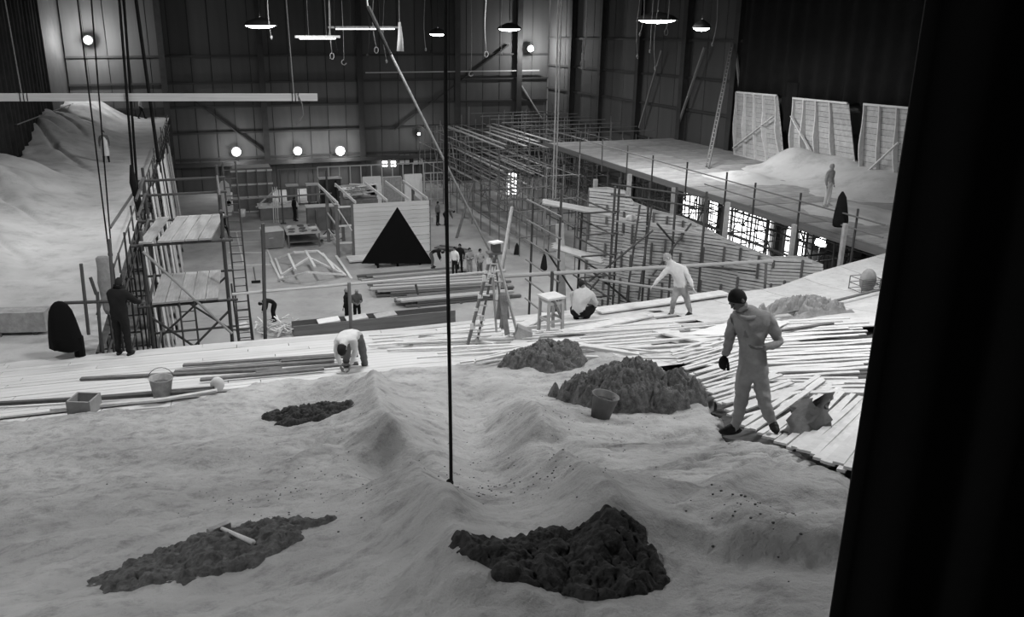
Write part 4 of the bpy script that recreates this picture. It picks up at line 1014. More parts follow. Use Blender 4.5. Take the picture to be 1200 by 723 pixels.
# crouching man, seen from behind
fb = G(682, 374)
def fp(x, y, d=0): return pplane(x, y, fb, d)
J = dict(pel=fp(678,366,.05), spi=fp(678,356,.04), che=fp(683,344,-.02), nec=fp(684,337,-.06), hea=fp(682,334,-.10), LH=fp(673,367,.0), RH=fp(684,367,.0), LK=fp(671,364,-.35), RK=fp(697,364,-.3),
    LA=fp(676,375,-.02), RA=fp(685,375,-.02), LT=fp(673,377,-.22), RT=fp(688,377,-.22), LS=fp(673,344,-.04), RS=fp(693,345,-.04), LE=fp(671,355,-.2), RE=fp(699,356,-.2), LW=fp(682,364,-.42), RW=fp(690,364,-.42))
J['LK'].z += .12; J['RK'].z += .12
person('man in pale shirt and dark trousers crouching beside the wooden stool', J, 'cloth_pale', 'cloth_dark', (fw.x, fw.y, -.6), 'hair', bulk=1.12)
# man bending over behind the ridge
fb = B(412, 431)
def fp(x, y, d=0): return pplane(x, y, fb, d)
J = dict(pel=fp(414,392,-.15), spi=fp(409,390,.08), che=fp(404,394,.34), nec=fp(402,402,.48), hea=fp(401,409,.58), LH=fp(408,396,-.15), RH=fp(421,396,-.15), LK=fp(406,416,-.05), RK=fp(426,416,-.05), LA=fp(406,434,-.2), RA=fp(428,434,-.2), LT=fp(404,437,-.05), RT=fp(429,437,-.05),
    LS=fp(396,399,.34), RS=fp(415,399,.36), LE=fp(394,413,.42), RE=fp(416,414,.42), LW=fp(399,428,.5), RW=fp(411,428,.5))
person('man bending low over the deck behind the plaster ridge', J, 'cloth_pale', 'cloth_mid', tocam(fb)+Vector((0, 0, -2)), 'hair')
# worker in pale clothes on the deck edge
fb = G(790, 368)
def fp(x, y, d=0): return pplane(x, y, fb, d)
J = dict(pel=fp(797,336,0), spi=fp(796,326,.02), che=fp(791,316,.06), nec=fp(786,308,.08), hea=fp(782,302,.10), LH=fp(793,340,0), RH=fp(802,340,0), LK=fp(789,354,.1), RK=fp(806,354,.0), LA=fp(787,368,.0), RA=fp(809,366,-.05), LT=fp(781,371,.08), RT=fp(804,370,.08),
    LS=fp(783,315,.06), RS=fp(801,315,.02), LE=fp(774,325,.15), RE=fp(808,326,.1), LW=fp(766,334,.25), RW=fp(812,337,.2))
person('man in white shirt and pale trousers walking along the deck edge', J, 'cloth_pale', 'canvas_grey', tocam(fb, -70)+Vector((0, 0, -.6)), 'hair_grey', skin='cloth_pale')
# dark figure at the end of the deck, seen from behind
p = G(146, 416); person('man in black standing at the rail beside the scaffold tower', stand(p, Vector((.5, 1, 0)), 1.8, 'lean', .25), 'cloth_dark', 'cloth_dark', (.4, 1, -.3), 'hair', 'skin_dark', bulk=1.2)
# people on the hills and on the platform
p = H(125, 190); p.z = hz(p.x, p.y); person('man in long pale apron with dark sleeves walking over the plaster hills', stand(p, tocam(p), 1.75, 'stand'), 'cloth_mid', 'cloth_dark', tocam(p), 'hair', detail=False)
apm = bpy.data.objects['person'] if False else [o for o in bpy.data.objects if o.get('label', '').startswith('man in long pale apron')][0]
b = MB(); b.lathe((0, 0, .35), [(.20, 0), (.205, .3), (.19, .65), (.175, .95), (.12, 1.08)], 12); b.build('apron', 'cloth_pale', apm, True)
p = H(166, 138); p.z = hz(p.x, p.y); person('small far figure in dark clothes at the crest of the plaster hills', stand(p, tocam(p, 80), 1.75, 'walk'), 'cloth_grey', 'cloth_dark', tocam(p, 80), 'hair', detail=False)
p = pz(968, 245, PZ0); p.z = max(PZ0, float(plat_hills(np.array([p.x]), np.array([p.y]))[0])); person('man in pale trousers on the boarded platform near the hung jacket', stand(p, tocam(p, 60), 1.75, 'stand'), 'canvas_grey', 'cloth_pale', tocam(p, 60), 'hair_grey', 'canvas_grey', 'cloth_grey', detail=False)
# people on the pit floor
floor_person('man in dark suit reading papers beside the dark trough', 419, 380, 'hold', 10, 'cloth_mid', 'cloth_dark', 1.8, .1, 'hair_grey', True)
floor_person('man in dark clothes standing back to back with the paper reader', 408, 380, 'stand', -120, 'cloth_dark', 'cloth_dark', 1.8, 0, 'hair_grey', True)
floor_person('man in dark clothes stooping over the empty pit floor', 321, 376, 'bend', -70, 'cloth_dark', 'cloth_dark', 1.75)
floor_person('man in white shirt at the end of the lumber stack', 533, 324, 'stand', -30, 'cloth_white', 'cloth_dark')
floor_person('man in dark jacket close behind the white shirt', 539, 321, 'stand', -20, 'cloth_dark', 'cloth_dark', 1.8)
floor_person('man in grey overalls standing third in the group by the lumber', 550, 325, 'fold', 20, 'cloth_grey', 'cloth_grey')
floor_person('man in grey shirt, last of the group by the lumber', 562, 327, 'hip', 40, 'canvas_grey', 'cloth_mid', 1.78)
floor_person('man in dark overalls standing alone on the open floor', 513, 264, 'stand', 60, 'cloth_mid', 'cloth_dark')
floor_person('man in dark clothes bending beside the far scaffold foot', 522, 264, 'bend', 100, 'cloth_mid', 'cloth_dark')
floor_person('man in dark jacket stooping behind the black triangle', 507, 314, 'bend', 80, 'cloth_dark', 'cloth_mid')
floor_person('man in long dark coat beside the leaning shaped panel', 264, 279, 'walk', 60, 'cloth_dark', 'cloth_dark', 1.8)
floor_person('man in dark clothes between the two legged cabinets', 346, 259, 'stand', 120, 'cloth_dark', 'cloth_dark', 1.8)

# ================================================================== ON THE NEAR SLOPE
def on(px, py, dz=0): p = G(px, py); return p+Vector((0, 0, dz))
# laths nailed close together over the slope
def lath_run(name, label, lines, wd, m='lath', dz=.05, seg=5):
    t = thing(name, label, 'laths', G(*lines[len(lines)//2][0])); random.seed(len(lines))
    for (a, c_) in lines:
        p, q = B(*a), B(*c_); b = MB(); w_ = wd*random.uniform(.75, 1.25); z0 = dz+random.uniform(0, .05); pts = []
        for k in range(seg+1):
            r_ = p.lerp(q, k/seg); pts.append(Vector((r_.x, r_.y, float(base(r_.y))+z0+.015*math.sin(k*1.3+a[1]))))
        for k in range(seg): b.bar(pts[k], pts[k+1]+(pts[k+1]-pts[k])*.02, w_, .022)
        b.build('lath', m, t)
    return t
L1 = []
for k in range(24):
    u = k/23; a = (786+u*72, 421+u*78); c_ = (846+u*100, 404+u*66); L1.append(((a[0]+jig(3), a[1]+jig(1)), (c_[0]+jig(4), c_[1]+jig(1))))
lath_run('lath_fan', 'fan of pale laths slanting away behind the dark soil heap', L1, .06, dz=.09, seg=3)
L2 = []
for k in range(19):
    u = k/18; a = (868+u*124, 508+u*58); c_ = (955+u*90, 449+u*44); L2.append(((a[0]+jig(2), a[1]+jig(1)), (c_[0]+jig(3), c_[1]+jig(1))))
lath_run('lath_fan', 'fan of pale laths slanting up behind the crumpled sack', L2, .07, dz=.07, seg=3)
L3 = []
for k in range(34):
    u = k/33; y0 = 386+u*82; x0 = 800+30*u+random.uniform(0, 60); x1 = random.uniform(985, 1050); L3.append(((x0, y0+jig(1)), (x1, 378+u*92+jig(2)-8*math.sin(u*3))))
lath_run('lath_sheathing', 'broad sheathing of pale laths running across the open slope', L3, .085)
random.seed(21)
# loose laths strewn over the deck
def loose(px0, py0, px1, py1, wd, m, label, group, dz=.03, th=.03, name='loose_lath'):
    p, q = B(px0, py0), B(px1, py1); b = MB(); pts = [p.lerp(q, k/3) for k in range(4)]
    for r_ in pts: r_.z = max(float(base(r_.y)), tz(r_.x, r_.y))+dz
    for k in range(3): b.bar(pts[k], pts[k+1], wd, th)
    return tag(b.build(name, m, origin=p), label, 'lath', group)
for k in range(46):
    y0 = 391+(k%23)*1.85+jig(1); x0 = random.uniform(430, 690); ln = random.uniform(90, 230); sl = random.uniform(-.10, -.03)
    loose(x0, y0, x0+ln, y0+sl*ln, random.uniform(.05, .1), 'lath', 'pale loose lath among those strewn between ladder and soil heaps', 'loose laths on the deck', .02+k*.0025)
for k, (a, c_) in enumerate((((95,446),(330,434)), ((205,438),(392,425)), ((215,431),(395,419)), ((235,449),(380,436)), ((300,441),(420,430)), ((330,428),(420,421)))):
    loose(*a, *c_, .11, 'timber_dark', 'dark narrow batten lying on the deck behind the bucket', 'dark battens on the deck', .04+.01*k, .04, 'dark_batten')
loose(-20, 479, 250, 463, .08, 'steel', 'long dark pole lying along the plaster edge under the box', None, .08, .06, 'long_pole')
loose(60, 484, 255, 467, .09, 'timber_light', 'long pale batten beside the dark pole', None, .07, .04, 'long_batten')
loose(120, 469, 252, 458, .06, 'steel', 'thin dark rod lying behind the box', None, .07, .04, 'thin_rod')
loose(604, 408, 620, 392, .3, 'lath', 'short pale board end beside the stool', None, .05, .04, 'board_end')
for k, (a, c_, m_, w_, lb) in enumerate((((570,405),(640,370),'lath',.3,'pale plank sloping up against the wooden stool'), ((660,393),(760,372),'lath',.32,'wide pale plank lying past the crouching man'), ((700,368),(850,346),'lath',.4,'long white plank laid along the raised deck rim'),
        ((772,392),(842,408),'lath',.35,'white plank angled under the plywood sheet'), ((800,388),(925,374),'timber',.14,'grey batten lying behind the plywood sheet'), ((905,376),(1060,336),'timber_dark',.08,'dark rod lying beyond the canvas heap'), ((905,395),(975,385),'timber_dark',.08,'short dark batten before the canvas heap'))):
    loose(*a, *c_, w_, m_, lb, None, .06+.01*k, .04, 'loose_plank')
b = MB(); pts = [B(*p) for p in ((800,398),(875,377),(925,383),(890,400))]
b.prism([Vector((p.x, p.y, float(base(p.y))+.10)) for p in pts], (0, 0, .02)); tag(b.build('plywood_sheet', 'canvas_white', origin=pts[0]), 'white plywood sheet lying flat beside the overalled man', 'sheet')
# seam battens of the deck
for k, (a, c_) in enumerate((((272,404),(281,428)), ((436,386),(452,410)))): pass

def bucket(label, p, tilt, rad=.15, h=.28, m='galvanised', up_=True):
    q = Quaternion((0.3, 1, 0), tilt); p = Vector(p); t = thing('bucket', label, 'bucket', p)
    b = MB(); b.lathe(p, [(0.001, .01), (rad*.68, .01), (rad*.70, .0), (rad, h), (rad*1.06, h+.008), (rad*1.06, h+.02), (rad*.96, h+.015), (rad*.66, .03), (0.001, .03)], 20, q=q); b.build('pail', m, t, True)
    b = MB(); pts = [p+q @ Vector((math.cos(a)*rad*1.05, .02, h+(.5 if up_ else -.12)*rad*math.sin(a)*2)) for a in fr(0, math.pi, 12)]; b.tube(pts, .006, 6); b.build('handle', 'steel', t, True)
    b = MB(); b.lathe(p+q @ Vector((0, 0, h*.72)), [(rad*.86, 0), (rad*.84, .02), (.001, .025)], 16, q=q); b.build('contents', 'soil_light', t, True)
p = on(190, 467); bucket('dented pale bucket standing on the deck beside the long poles', p, .05, .20, .38, 'galvanised')
p = on(703, 487, -.03); bucket('dark dirty bucket tilted against the large soil heap', p, .20, .17, .31, 'steel_mid', False)
# box
c = on(100, 482); t = thing('open_box', 'small square wooden box on the deck behind the plaster edge', 'box', c); q = Quaternion((0,0,1), -.35)
for d, sz in (((0,-.19,.13),(.4,.03,.26)), ((0,.19,.13),(.4,.03,.26)), ((-.19,0,.13),(.03,.4,.26)), ((.19,0,.13),(.03,.4,.26)), ((0,0,.02),(.38,.38,.03))):
    b = MB(); b.box(c+q @ Vector(d), sz, q); b.build('side' if d[2] > .1 else 'bottom', 'wood_box', t)
# mallet / float with long handle
a, c_ = on(160, 468, .06), on(252, 457, .06); t = thing('long_handled_mop', 'long handled mop lying on the deck behind the bucket', 'mop', c_); pole('handle', a, c_, .02, 'timber_dark', t)
b = MB(); b.ball(c_+Vector((.05, 0, .05)), (.13, .1, .14), 10, 7); b.build('mop_head', 'cloth_pale', t, True)
# plaster block at the frame edge
c = on(42, 392); c.z = float(base(c.y)); t = thing('plaster_block', 'grey plaster block on short bearers at the end of the deck', 'block', c)
b = MB(); b.box(c+Vector((-.4, .2, .36)), (1.5, .5, .5), Quaternion((0,0,1), -.2)); b.build('block', 'canvas_grey', t)
for x in (-.8, .0): b = MB(); b.box(c+Vector((x, .2, .06)), (.1, .5, .12)); b.build('bearer', 'timber_dark', t)
# soil heaps
def soil(label, px, py, rx, ry, h, m, clod, seed, ang=0.0, push=0.0):
    c = T(px, py); n = 210; u = np.linspace(-1.3, 1.3, n); U, V_ = np.meshgrid(u, u); ca, sa = math.cos(ang), math.sin(ang)
    X = c.x + (U*rx*ca - V_*ry*sa); Y = c.y + (U*rx*sa + V_*ry*ca)
    th = np.arctan2(V_, U); rr = np.hypot(U, V_)*(1+.30*fbm(np.cos(th)*1.5+seed, np.sin(th)*1.5, seed, 3)) + .28*fbm(X*3+seed, Y*3, seed+2, 3)
    prof = np.clip(1-rr**1.6, -.5, 1); k = sstep(0, .3, prof)
    cl = np.abs(fbm(X*5.5, Y*5.5, seed+5, 4, .62)); cl2 = fbm(X*13, Y*13, seed+9, 3, .6)
    g = np.maximum(terrain(X, Y), base(Y)-.3)
    Z = g - .05 + prof*h + k*(clod*1.1*clods(X*7+.5*cl2, Y*7, seed)+clod*.7*clods(X*15+cl2, Y*15+cl, seed+4)+clod*.5*np.maximum(0, 1-2*cl)+.012*fbm(X*40, Y*40, seed+7, 2)+.01) - .25*(prof < -.02)*np.minimum(1, -prof*4)
    o = heightfield('soil_heap', X-c.x, Y-c.y, Z-c.z, m); o.location = c; return tag(o, label, 'soil', 'dark soil heaps on the plaster')
soil('large dark soil heap of clods with the bucket leaning on it', 730, 468, .95, 1.15, .50, 'soil_light', .12, 3)
soil('smaller soil heap beside the wooden stool', 640, 424, .80, .75, .30, 'soil_light', .10, 5)
soil('thin band of black soil in the hollow below the bending man', 368, 486, .74, .42, .14, 'soil', .06, 7, -.2)
soil('flat patch of dark soil with the hammer lying on it', 243, 648, .80, .62, .09, 'soil_light', .05, 9, .25)
soil('ragged black soil patch at the foot of the sharp ridge', 655, 668, .60, .30, .10, 'soil', .05, 12, -.3)
# crumbs of soil thrown about
def crumbs(name, label, spots, m):
    b = MB(); random.seed(5)
    for px, py, sx, sy, n in spots:
        for _ in range(n):
            x, y = random.gauss(px, sx), random.gauss(py, sy); r_ = random.uniform(.003, .011)
            try: p = CAM + ray(x, y)*1
            except Exception: continue
            pts = B(x, y); z = tz(pts.x, pts.y); b.ball((pts.x, pts.y, z+r_*.3), (r_, r_*.8, r_*.6), 5, 3)
    o = b.build(name, m); o['kind'] = 'stuff'; o['label'] = label; o['category'] = 'crumbs'
crumbs('soil_crumbs', 'dark soil crumbs scattered over the plaster', [(600,520,60,40,130), (560,590,60,30,90), (430,520,80,30,60), (740,500,60,20,90), (350,580,60,25,90), (880,650,40,20,60), (660,610,50,15,60), (250,590,90,15,40)], 'soil')
# hammer
a, c_ = T(298, 651)+Vector((0, 0, .10)), T(260, 636)+Vector((0, 0, .12)); t = thing('hammer', 'hammer with pale wooden handle lying on the dark soil', 'hammer', (a+c_)/2)
b = MB(); b.tube([a, a.lerp(c_, .5), c_], [.019, .015, .014], 8); b.build('handle', 'timber_light', t, True)
d = (c_-a).normalized(); sd = d.cross(Vector((0,0,1))).normalized(); b = MB(); b.bar(c_-sd*.07, c_+sd*.07, .045, .045); b.tube([c_-sd*.09, c_-sd*.06], .03, 10); b.build('head', 'galvanised', t)
# long rope that hangs over the mound, knotted at the end
e = pY(527, 566, 5.7); t = thing('hanging_rope', 'long dark rope hanging straight down over the mound, knotted at the end', 'rope', e)
b = MB(); b.tube([(e.x-.012*math.sin(z*1.1), e.y, z) for z in fr(e.z, ZC-.2, 20)], .014, 8); b.build('rope_line', 'rope_dark', t, True)
b = MB(); b.ball(e, (.032, .03, .035), 10, 6); b.tube([e, e+Vector((.03, 0, -.04))], [.012, .016], 6); b.build('knot', 'rope_dark', t, True)
# step ladder
p0 = G(563, 404); base_ = p0
def lp(x, y, d=0): return pplane(x, y, base_, d)
t = thing('step_ladder', 'paint splashed wooden step ladder standing on the deck', 'ladder', p0)
A1, A2, TP1, TP2 = lp(548, 404, .1), lp(558, 405, -.1), lp(576, 296, 0), lp(582, 296, -.05)
B1, B2 = lp(582, 398, -.9), lp(607, 399, -.7)
for q_ in (B1, B2): q_.z = float(base(q_.y))+.02
for a, c_ in ((A1, TP1), (A2, TP2)): board('front_stile', a, c_, .10, .05, 'timber_dark', t)
for a, c_ in ((B1, TP1), (B2, TP2)): board('rear_leg', a, c_, .05, .04, 'timber', t)
for k in range(1, 9):
    u = k/9; a, c_ = A1.lerp(TP1, u), A2.lerp(TP2, u); board('tread', a, c_, .16, .03, 'timber_light' if k % 2 else 'timber', t); 
    if k % 2 == 0: board('back_rung', B1.lerp(TP1, u), B2.lerp(TP2, u), .03, .03, 'timber', t)
random.seed(4)
for k in range(12):
    u = random.random(); a = (A1 if k % 2 else A2).lerp(TP1 if k % 2 else TP2, u); b = MB(); b.box(a-Vector((fw.x, fw.y, 0))*.04, (.11, .03, random.uniform(.05, .16))); b.build('paint_splash', 'canvas_white', t)
b = MB(); c = (TP1+TP2)/2; b.box(c+Vector((0, 0, .0)), (.30, .22, .05)); b.build('top_cap', 'timber_dark', t)
c = c+Vector((.03, -.02, .03)); t = thing('paint_tin', 'square tin with white lid on top of the step ladder', 'tin', c); b = MB(); b.box(c+Vector((0,0,.09)), (.17, .17, .17)); b.build('tin', 'steel', t); b = MB(); b.box(c+Vector((0,0,.20)), (.26, .22, .03), Quaternion((0,0,1), .3)); b.build('lid', 'canvas_white', t)
c = lp(590, 345, -.45); b = MB()
for k in range(7): b.bar(c+Vector((jig(.08), jig(.08), 0)), c+Vector((jig(.12), jig(.1), -.75+jig(.2))), .12, .012, upv=(0,1,0))
tag(b.build('hung_cloth', 'canvas_grey', origin=c), 'grey cloth hanging from the back of the step ladder', 'cloth')
# stool
c = G(645, 388); t = thing('wooden_stool', 'square wooden stool with crossed rails standing on the deck', 'stool', c); q = Quaternion((0,0,1), .2)
hS, wS = .84, .20
for x in (-1, 1):
    for y in (-1, 1): board('leg', c+q @ Vector((x*wS, y*wS, -.0)), c+q @ Vector((x*wS*.92, y*wS*.92, hS)), .065, .065, 'timber', t, (0,1,0))
b = MB(); b.box(c+Vector((0, 0, hS+.02)), (.50, .48, .05), q); b.build('seat', 'timber_light', t)
for z in (.3, .74):
    for s in (-1, 1): board('rail', c+q @ Vector((-wS, s*wS, z)), c+q @ Vector((wS, s*wS, z)), .03, .06, 'timber', t); board('rail', c+q @ Vector((s*wS, -wS, z+.04)), c+q @ Vector((s*wS, wS, z+.04)), .03, .06, 'timber', t)
board('cross_brace', c+q @ Vector((-.1, -wS, .85)), c+q @ Vector((.2, -wS, .3)), .03, .06, 'timber_dark', t)
a = G(609, 402); b = MB(); b.prism([a+Vector(v) for v in ((-.15,0,0), (.25,-.05,0), (.3,.0,.2), (.0,.1,.34))], (.05, .2, .02)); tag(b.build('torn_card', 'canvas_grey', origin=a), 'folded grey card standing beside the smaller soil heap', 'card')
# canvas heap, cage lamp, sack
def rumple(name, label, px, py, rx, ry, h, m, seed, ang=0, cat='canvas'):
    c = G(px, py); n = 90; u = np.linspace(-1.1, 1.1, n); U, V_ = np.meshgrid(u, u); ca, sa = math.cos(ang), math.sin(ang); X = U*rx*ca-V_*ry*sa; Y = U*rx*sa+V_*ry*ca
    rr = np.hypot(U, V_)*(1+.5*fbm(U*1.6+seed, V_*1.6, seed, 2)); prof = np.clip(1-rr**2, -.4, 1); fold = 1-np.abs(fbm(X*2.6+seed, Y*6.0, seed+3, 3))*3.4
    g = np.array(base(Y+c.y)); Z = g-c.z-.04+sstep(0, .4, prof)*(h*(.25+.75*fold*np.clip(prof, 0, 1)))-.2*(prof < -.02)
    o = heightfield(name, X, Y, Z, m); o.location = c; return tag(o, label, cat)
rumple('canvas_heap', 'crumpled heap of grey canvas on the pale slope', 938, 366, 1.05, .85, .5, 'canvas_grey', 3, .2)
rumple('canvas_scrap', 'small crumpled rag at the foot of the lath fan', 826, 466, .16, .14, .22, 'canvas_grey', 8)
rumple('pale_cloth', 'flat white cloth spread below the canvas heap', 915, 385, .95, .5, .12, 'cloth_white', 11)
c = on(935, 516, .0); t = thing('crumpled_sack', 'crumpled dirty sack stood open on the lath fan', 'sack', c); b = MB(); n = 18; vs = []; fs = []
for i in range(8):
    u = i/7
    for k in range(n):
        a = 2*math.pi*k/n; r_ = .17*(1-.25*u)+.05*math.sin(a*3+i)+.025*math.sin(a*7-i*2); vs.append(c+Vector((.22*u, .05*u, .0))+Vector((r_*1.35*math.cos(a), r_*.8*math.sin(a), .42*u+.05*math.sin(a*2+1)*u-.03)))
for i in range(7):
    for k in range(n): fs.append((i*n+k, i*n+(k+1)%n, (i+1)*n+(k+1)%n, (i+1)*n+k))
b.add(vs, fs); b.add([v+(c+Vector((.1, 0, .2))-v)*.12 for v in vs], [tuple(reversed(f)) for f in fs]); b.build('sack_body', 'canvas_grey', t, True)
b = MB()
for k in range(5): b.bar(c+Vector((-.3+k*.12, -.12, -.02)), c+Vector((-.1+k*.14, .05, .08)), .1, .02)
b.build('torn_flap', 'cloth_mid', t)
c = on(1012, 340); t = thing('wire_cage', 'small wire cage box with a rounded lump standing on the slope', 'cage', c)
b = MB()
for x in (-.3, .3):
    for y in (-.25, .25): b.tube([c+Vector((x, y, 0)), c+Vector((x, y, .38))], .015, 5)
for z in (.02, .2, .38):
    for a_, d_ in (((-.3,-.25),(.3,-.25)), ((.3,-.25),(.3,.25)), ((.3,.25),(-.3,.25)), ((-.3,.25),(-.3,-.25))): b.tube([c+Vector((*a_, z)), c+Vector((*d_, z))], .012, 5)
b.build('wire_frame', 'steel_mid', t); b = MB(); b.ball(c+Vector((.1, 0, .28)), (.24, .2, .34), 12, 8); b.build('lump', 'canvas_grey', t, True)
b = MB()
for k in range(6): b.bar(c+Vector((-.3, -.26, .03+k*.06)), c+Vector((.3, -.26, .03+k*.06)), .01, .03)
b.build('mesh_front', 'timber_dark', t)
# guard rail along the deck drop
t = thing('deck_guard_rail', 'long pale tube guard rail along the drop of the deck', 'guard rail', pY(580, 385, 20.2))
pole('rail', pY(272, 345, 20.3), pY(592, 317, 20.4), .035, 'steel_light', t); pole('rail', pY(586, 325-1, 20.45), pY(905, 306, 20.6), .055, 'steel_light', t)
for px, y0, y1, rr in ((308, 262, 402, .045), (409, 331, 398, .045), (487, 333, 345, .03), (647, 318, 380, .04), (648, 320, 360, .03)):
    a, c_ = pY(px, y0, 20.25), pY(px+(px < 500)*5-2, y1, 20.25); c_.z = min(c_.z, 6.3) if px not in (487,) else c_.z; pole('post', a, c_, rr, 'steel' if px != 409 else 'steel_mid', t)
pole('tie', pY(820, 312, 20.6), pY(885, 318, 21.0), .035, 'steel', t); pole('post', pY(898, 307, 20.6), pY(896, 340, 20.6), .04, 'steel_mid', t)
# draped coat on a post, rails at the end of the deck
c = G(84, 418); t = thing('end_guard_rail', 'short dark tube rail at the corner of deck and hills', 'guard rail', c+Vector((.6, .2, 0)))
for a, c_ in (((95,309),(104,392)), ((114,342),(119,412)), ((75,355),(165,352)), ((128,280),(133,345)), ((106,440),(114,412)), ((113,345),(106,325))): pole('tube', pY(*a, c.y+.5), pY(*c_, c.y+.5), .04, 'steel', t)
def lump_coat(label, px0, px1, ytop, ybot, Y, m):
    a, c_ = pY(px0, ybot, Y), pY(px1, ybot, Y); tp = pY((px0+px1)/2, ytop, Y); h = tp.z-a.z; w_ = (c_.x-a.x)/2; cc = (a+c_)/2; b = MB(); n = 22; vs = []; fs = []
    prof = [(.0, .95), (.06, 1.05), (.3, 1.0), (.6, .86), (.8, .72), (.92, .5), (.98, .28), (1.0, .02)]
    for i, (u, r_) in enumerate(prof):
        for k in range(n):
            an = 2*math.pi*k/n; f_ = 1+.07*math.sin(an*6+2)*(1-u); vs.append(cc+Vector((w_*r_*f_*math.cos(an)-.10*u*w_, w_*.7*r_*f_*math.sin(an), h*u+(.10*h*max(0, -math.cos(an)) if i == 0 else 0))))
    for i in range(len(prof)-1):
        for k in range(n): fs.append((i*n+k, i*n+(k+1)%n, (i+1)*n+(k+1)%n, (i+1)*n+k))
    fs.append(tuple(range(n))); b.add(vs, fs); t = thing('draped_coat', label, 'coat', cc-Vector((0,0,.3))); b.build('cloth', m, t, True)
    b = MB(); b.tube([cc+Vector((.25, 0, -.35)), cc+Vector((.25, 0, .3))], .12, 8); b.build('post_foot', m, t)
lump_coat('black coat draped over a post on the deck', 60, 98, 350, 410, c.y, 'black')
t_ = pY(120, 300, 22.0); hung_coat('hung_sheet', 'pale cloth hanging on the rail where deck meets hills', t_, 1.5, .34, 'canvas_grey', 0, [(0, .35), (.04, .55), (.2, .5), (.45, .62), (.7, .5), (.92, .42), (1, .3)])

# ================================================================== HANGING THINGS
t = thing('hanging_board', 'long white board hanging level in the air from ropes', 'board', pY(200, 114, 26))
a, c_ = pY(-60, 114, 26.4), pY(372, 114, 25.8); board('board', a, c_, .06, .21, 'lath', t, (0,0,1))
for px in (20, 342):
    p = a.lerp(c_, (px+60)/432); b = MB(); b.tube([p+Vector((0, 0, .12)), (p.x-.1, p.y, ZC-.05)], .018, 6); b.build('rope_line', 'rope', t)
    for k in range(3): q_ = p+Vector((-.05+k*.09, 0, 0)); b = MB(); b.tube([q_+Vector((math.sin(s)*.0, math.cos(s)*.05, math.sin(s)*.13)) for s in fr(0, 6.28, 9)], .014, 5); b.build('rope_turn', 'rope_dark', t)
    if px == 342: b = MB(); b.tube([p+Vector((.1, -.06, .1)), p+Vector((.22, -.06, -.2)), p+Vector((.24, -.06, -.5)), p+Vector((.12, -.06, -.68)), p+Vector((.02, -.06, -.76))], .018, 6); b.build('rope_tail', 'rope', t, True)
def dangler(label, px, py, Y, m='rope', r=.02, kind='hook', sway=.1, n='dangling_rope', ytop=None):
    e = pY(px, py, Y); zt = ZC-.1 if ytop is None else pY(px, ytop, Y).z; t = thing(n, label, 'rope', e); pts = [e+Vector((sway*math.sin(u*4)*(1-u), 0, (zt-e.z)*u)) for u in fr(0, 1, 8)]; b = MB(); b.tube(pts, r, 6); b.build('rope_line', m, t, True)
    b = MB()
    if kind == 'hook': b.tube([e+Vector((.12*math.cos(a)+.0, 0, -.12+.12*math.sin(a))) for a in fr(1.57, 6.0, 8)], .025, 6)
    elif kind == 'loop': b.tube([e+Vector((.09*math.sin(a), 0, -.14+.14*math.cos(a))) for a in fr(0, 6.28, 10)], .02, 6)
    else: b.ball(e, (.06, .06, .1), 8, 6)
    b.build('rope_end', m, t, True); return t
D = [(318, 44, 40, 'rope', .03, 'knot', 'short pale rope end below the round lamp over the board'), (389, 62, 40, 'rope', .03, 'loop', 'pale rope with a loop hanging beside the strip light'), (386, 40, 42, 'rope', .05, 'knot', 'short pale rope tied above the strip light'), (395, 60, 41, 'rope_dark', .025, 'knot', 'dark rope with curled end past the strip light'),
     (403, 70, 42, 'rope', .02, 'hook', 'thin rope with a hook below the long strip light'), (431, 65, 40, 'rope_dark', .03, 'knot', 'black rope hanging straight beside the slanting pole top'), (441, 55, 40, 'rope', .025, 'loop', 'pale rope with double loop at the slanting pole top'), (453, 72, 44, 'rope', .015, 'knot', 'very thin line with a bead behind the slanting pole'),
     (499, 58, 48, 'rope', .03, 'knot', 'pale rope below the small lamp by the long dark rope'), (505, 60, 50, 'rope_dark', .02, 'knot', 'dark line next to the pale rope by the small lamp'), (552, 84, 46, 'rope', .02, 'hook', 'thin rope with a hook before the lit wall corner'), (570, 60, 40, 'rope', .03, 'loop', 'pale rope with a loop left of the bare scaffold lamp'),
     (588, 62, 44, 'rope', .025, 'knot', 'pale rope directly under the bare scaffold lamp'), (747, 66, 36, 'rope', .02, 'knot', 'slack pale rope end beside the broad lamp'), (762, 60, 36, 'rope', .035, 'knot', 'pale rope hanging under the broad lamp'), (768, 80, 36, 'rope', .025, 'knot', 'longest pale rope trailing under the broad lamp'), (781, 34, 36, 'rope', .035, 'loop', 'short rope with a loop at the rim of the broad lamp'),
     (835, 52, 36, 'rope', .03, 'knot', 'short pale rope end beside the tall wall ladder'), (750, 40, 37, 'rope', .03, 'knot', 'stubby pale rope close to the broad lamp')]
for px, py, Y, m, r, kd, lb in D: dangler(lb, px, py, Y, m, r*.7, kd, random.uniform(-.25, .25))
t = dangler('heavy pale rope with clasp hanging right of the twin lines', 683, 70, 32, 'rope', .03, 'loop', .15); e = pY(683, 62, 32)
b = MB(); b.tube([e+Vector((0, 0, 0)), e+Vector((0, 0, -.3)), e+Vector((.02, 0, -.62))], [.06, .05, .07], 8); b.build('clasp', 'rope', t, True)
e = pY(469, 60, 38); t = thing('hanging_rag', 'torn white rag hanging high between rope ends', 'rag', e); b = MB(); b.tube([e+Vector((0, 0, 0)), e+Vector((.02, 0, .5)), e+Vector((0, 0, 1.2))], [.16, .12, .05], 8); b.build('cloth', 'cloth_pale', t, True); b = MB(); b.tube([e+Vector((0, 0, 1.2)), (e.x, e.y, ZC)], .02, 5); b.build('rope_line', 'rope', t)
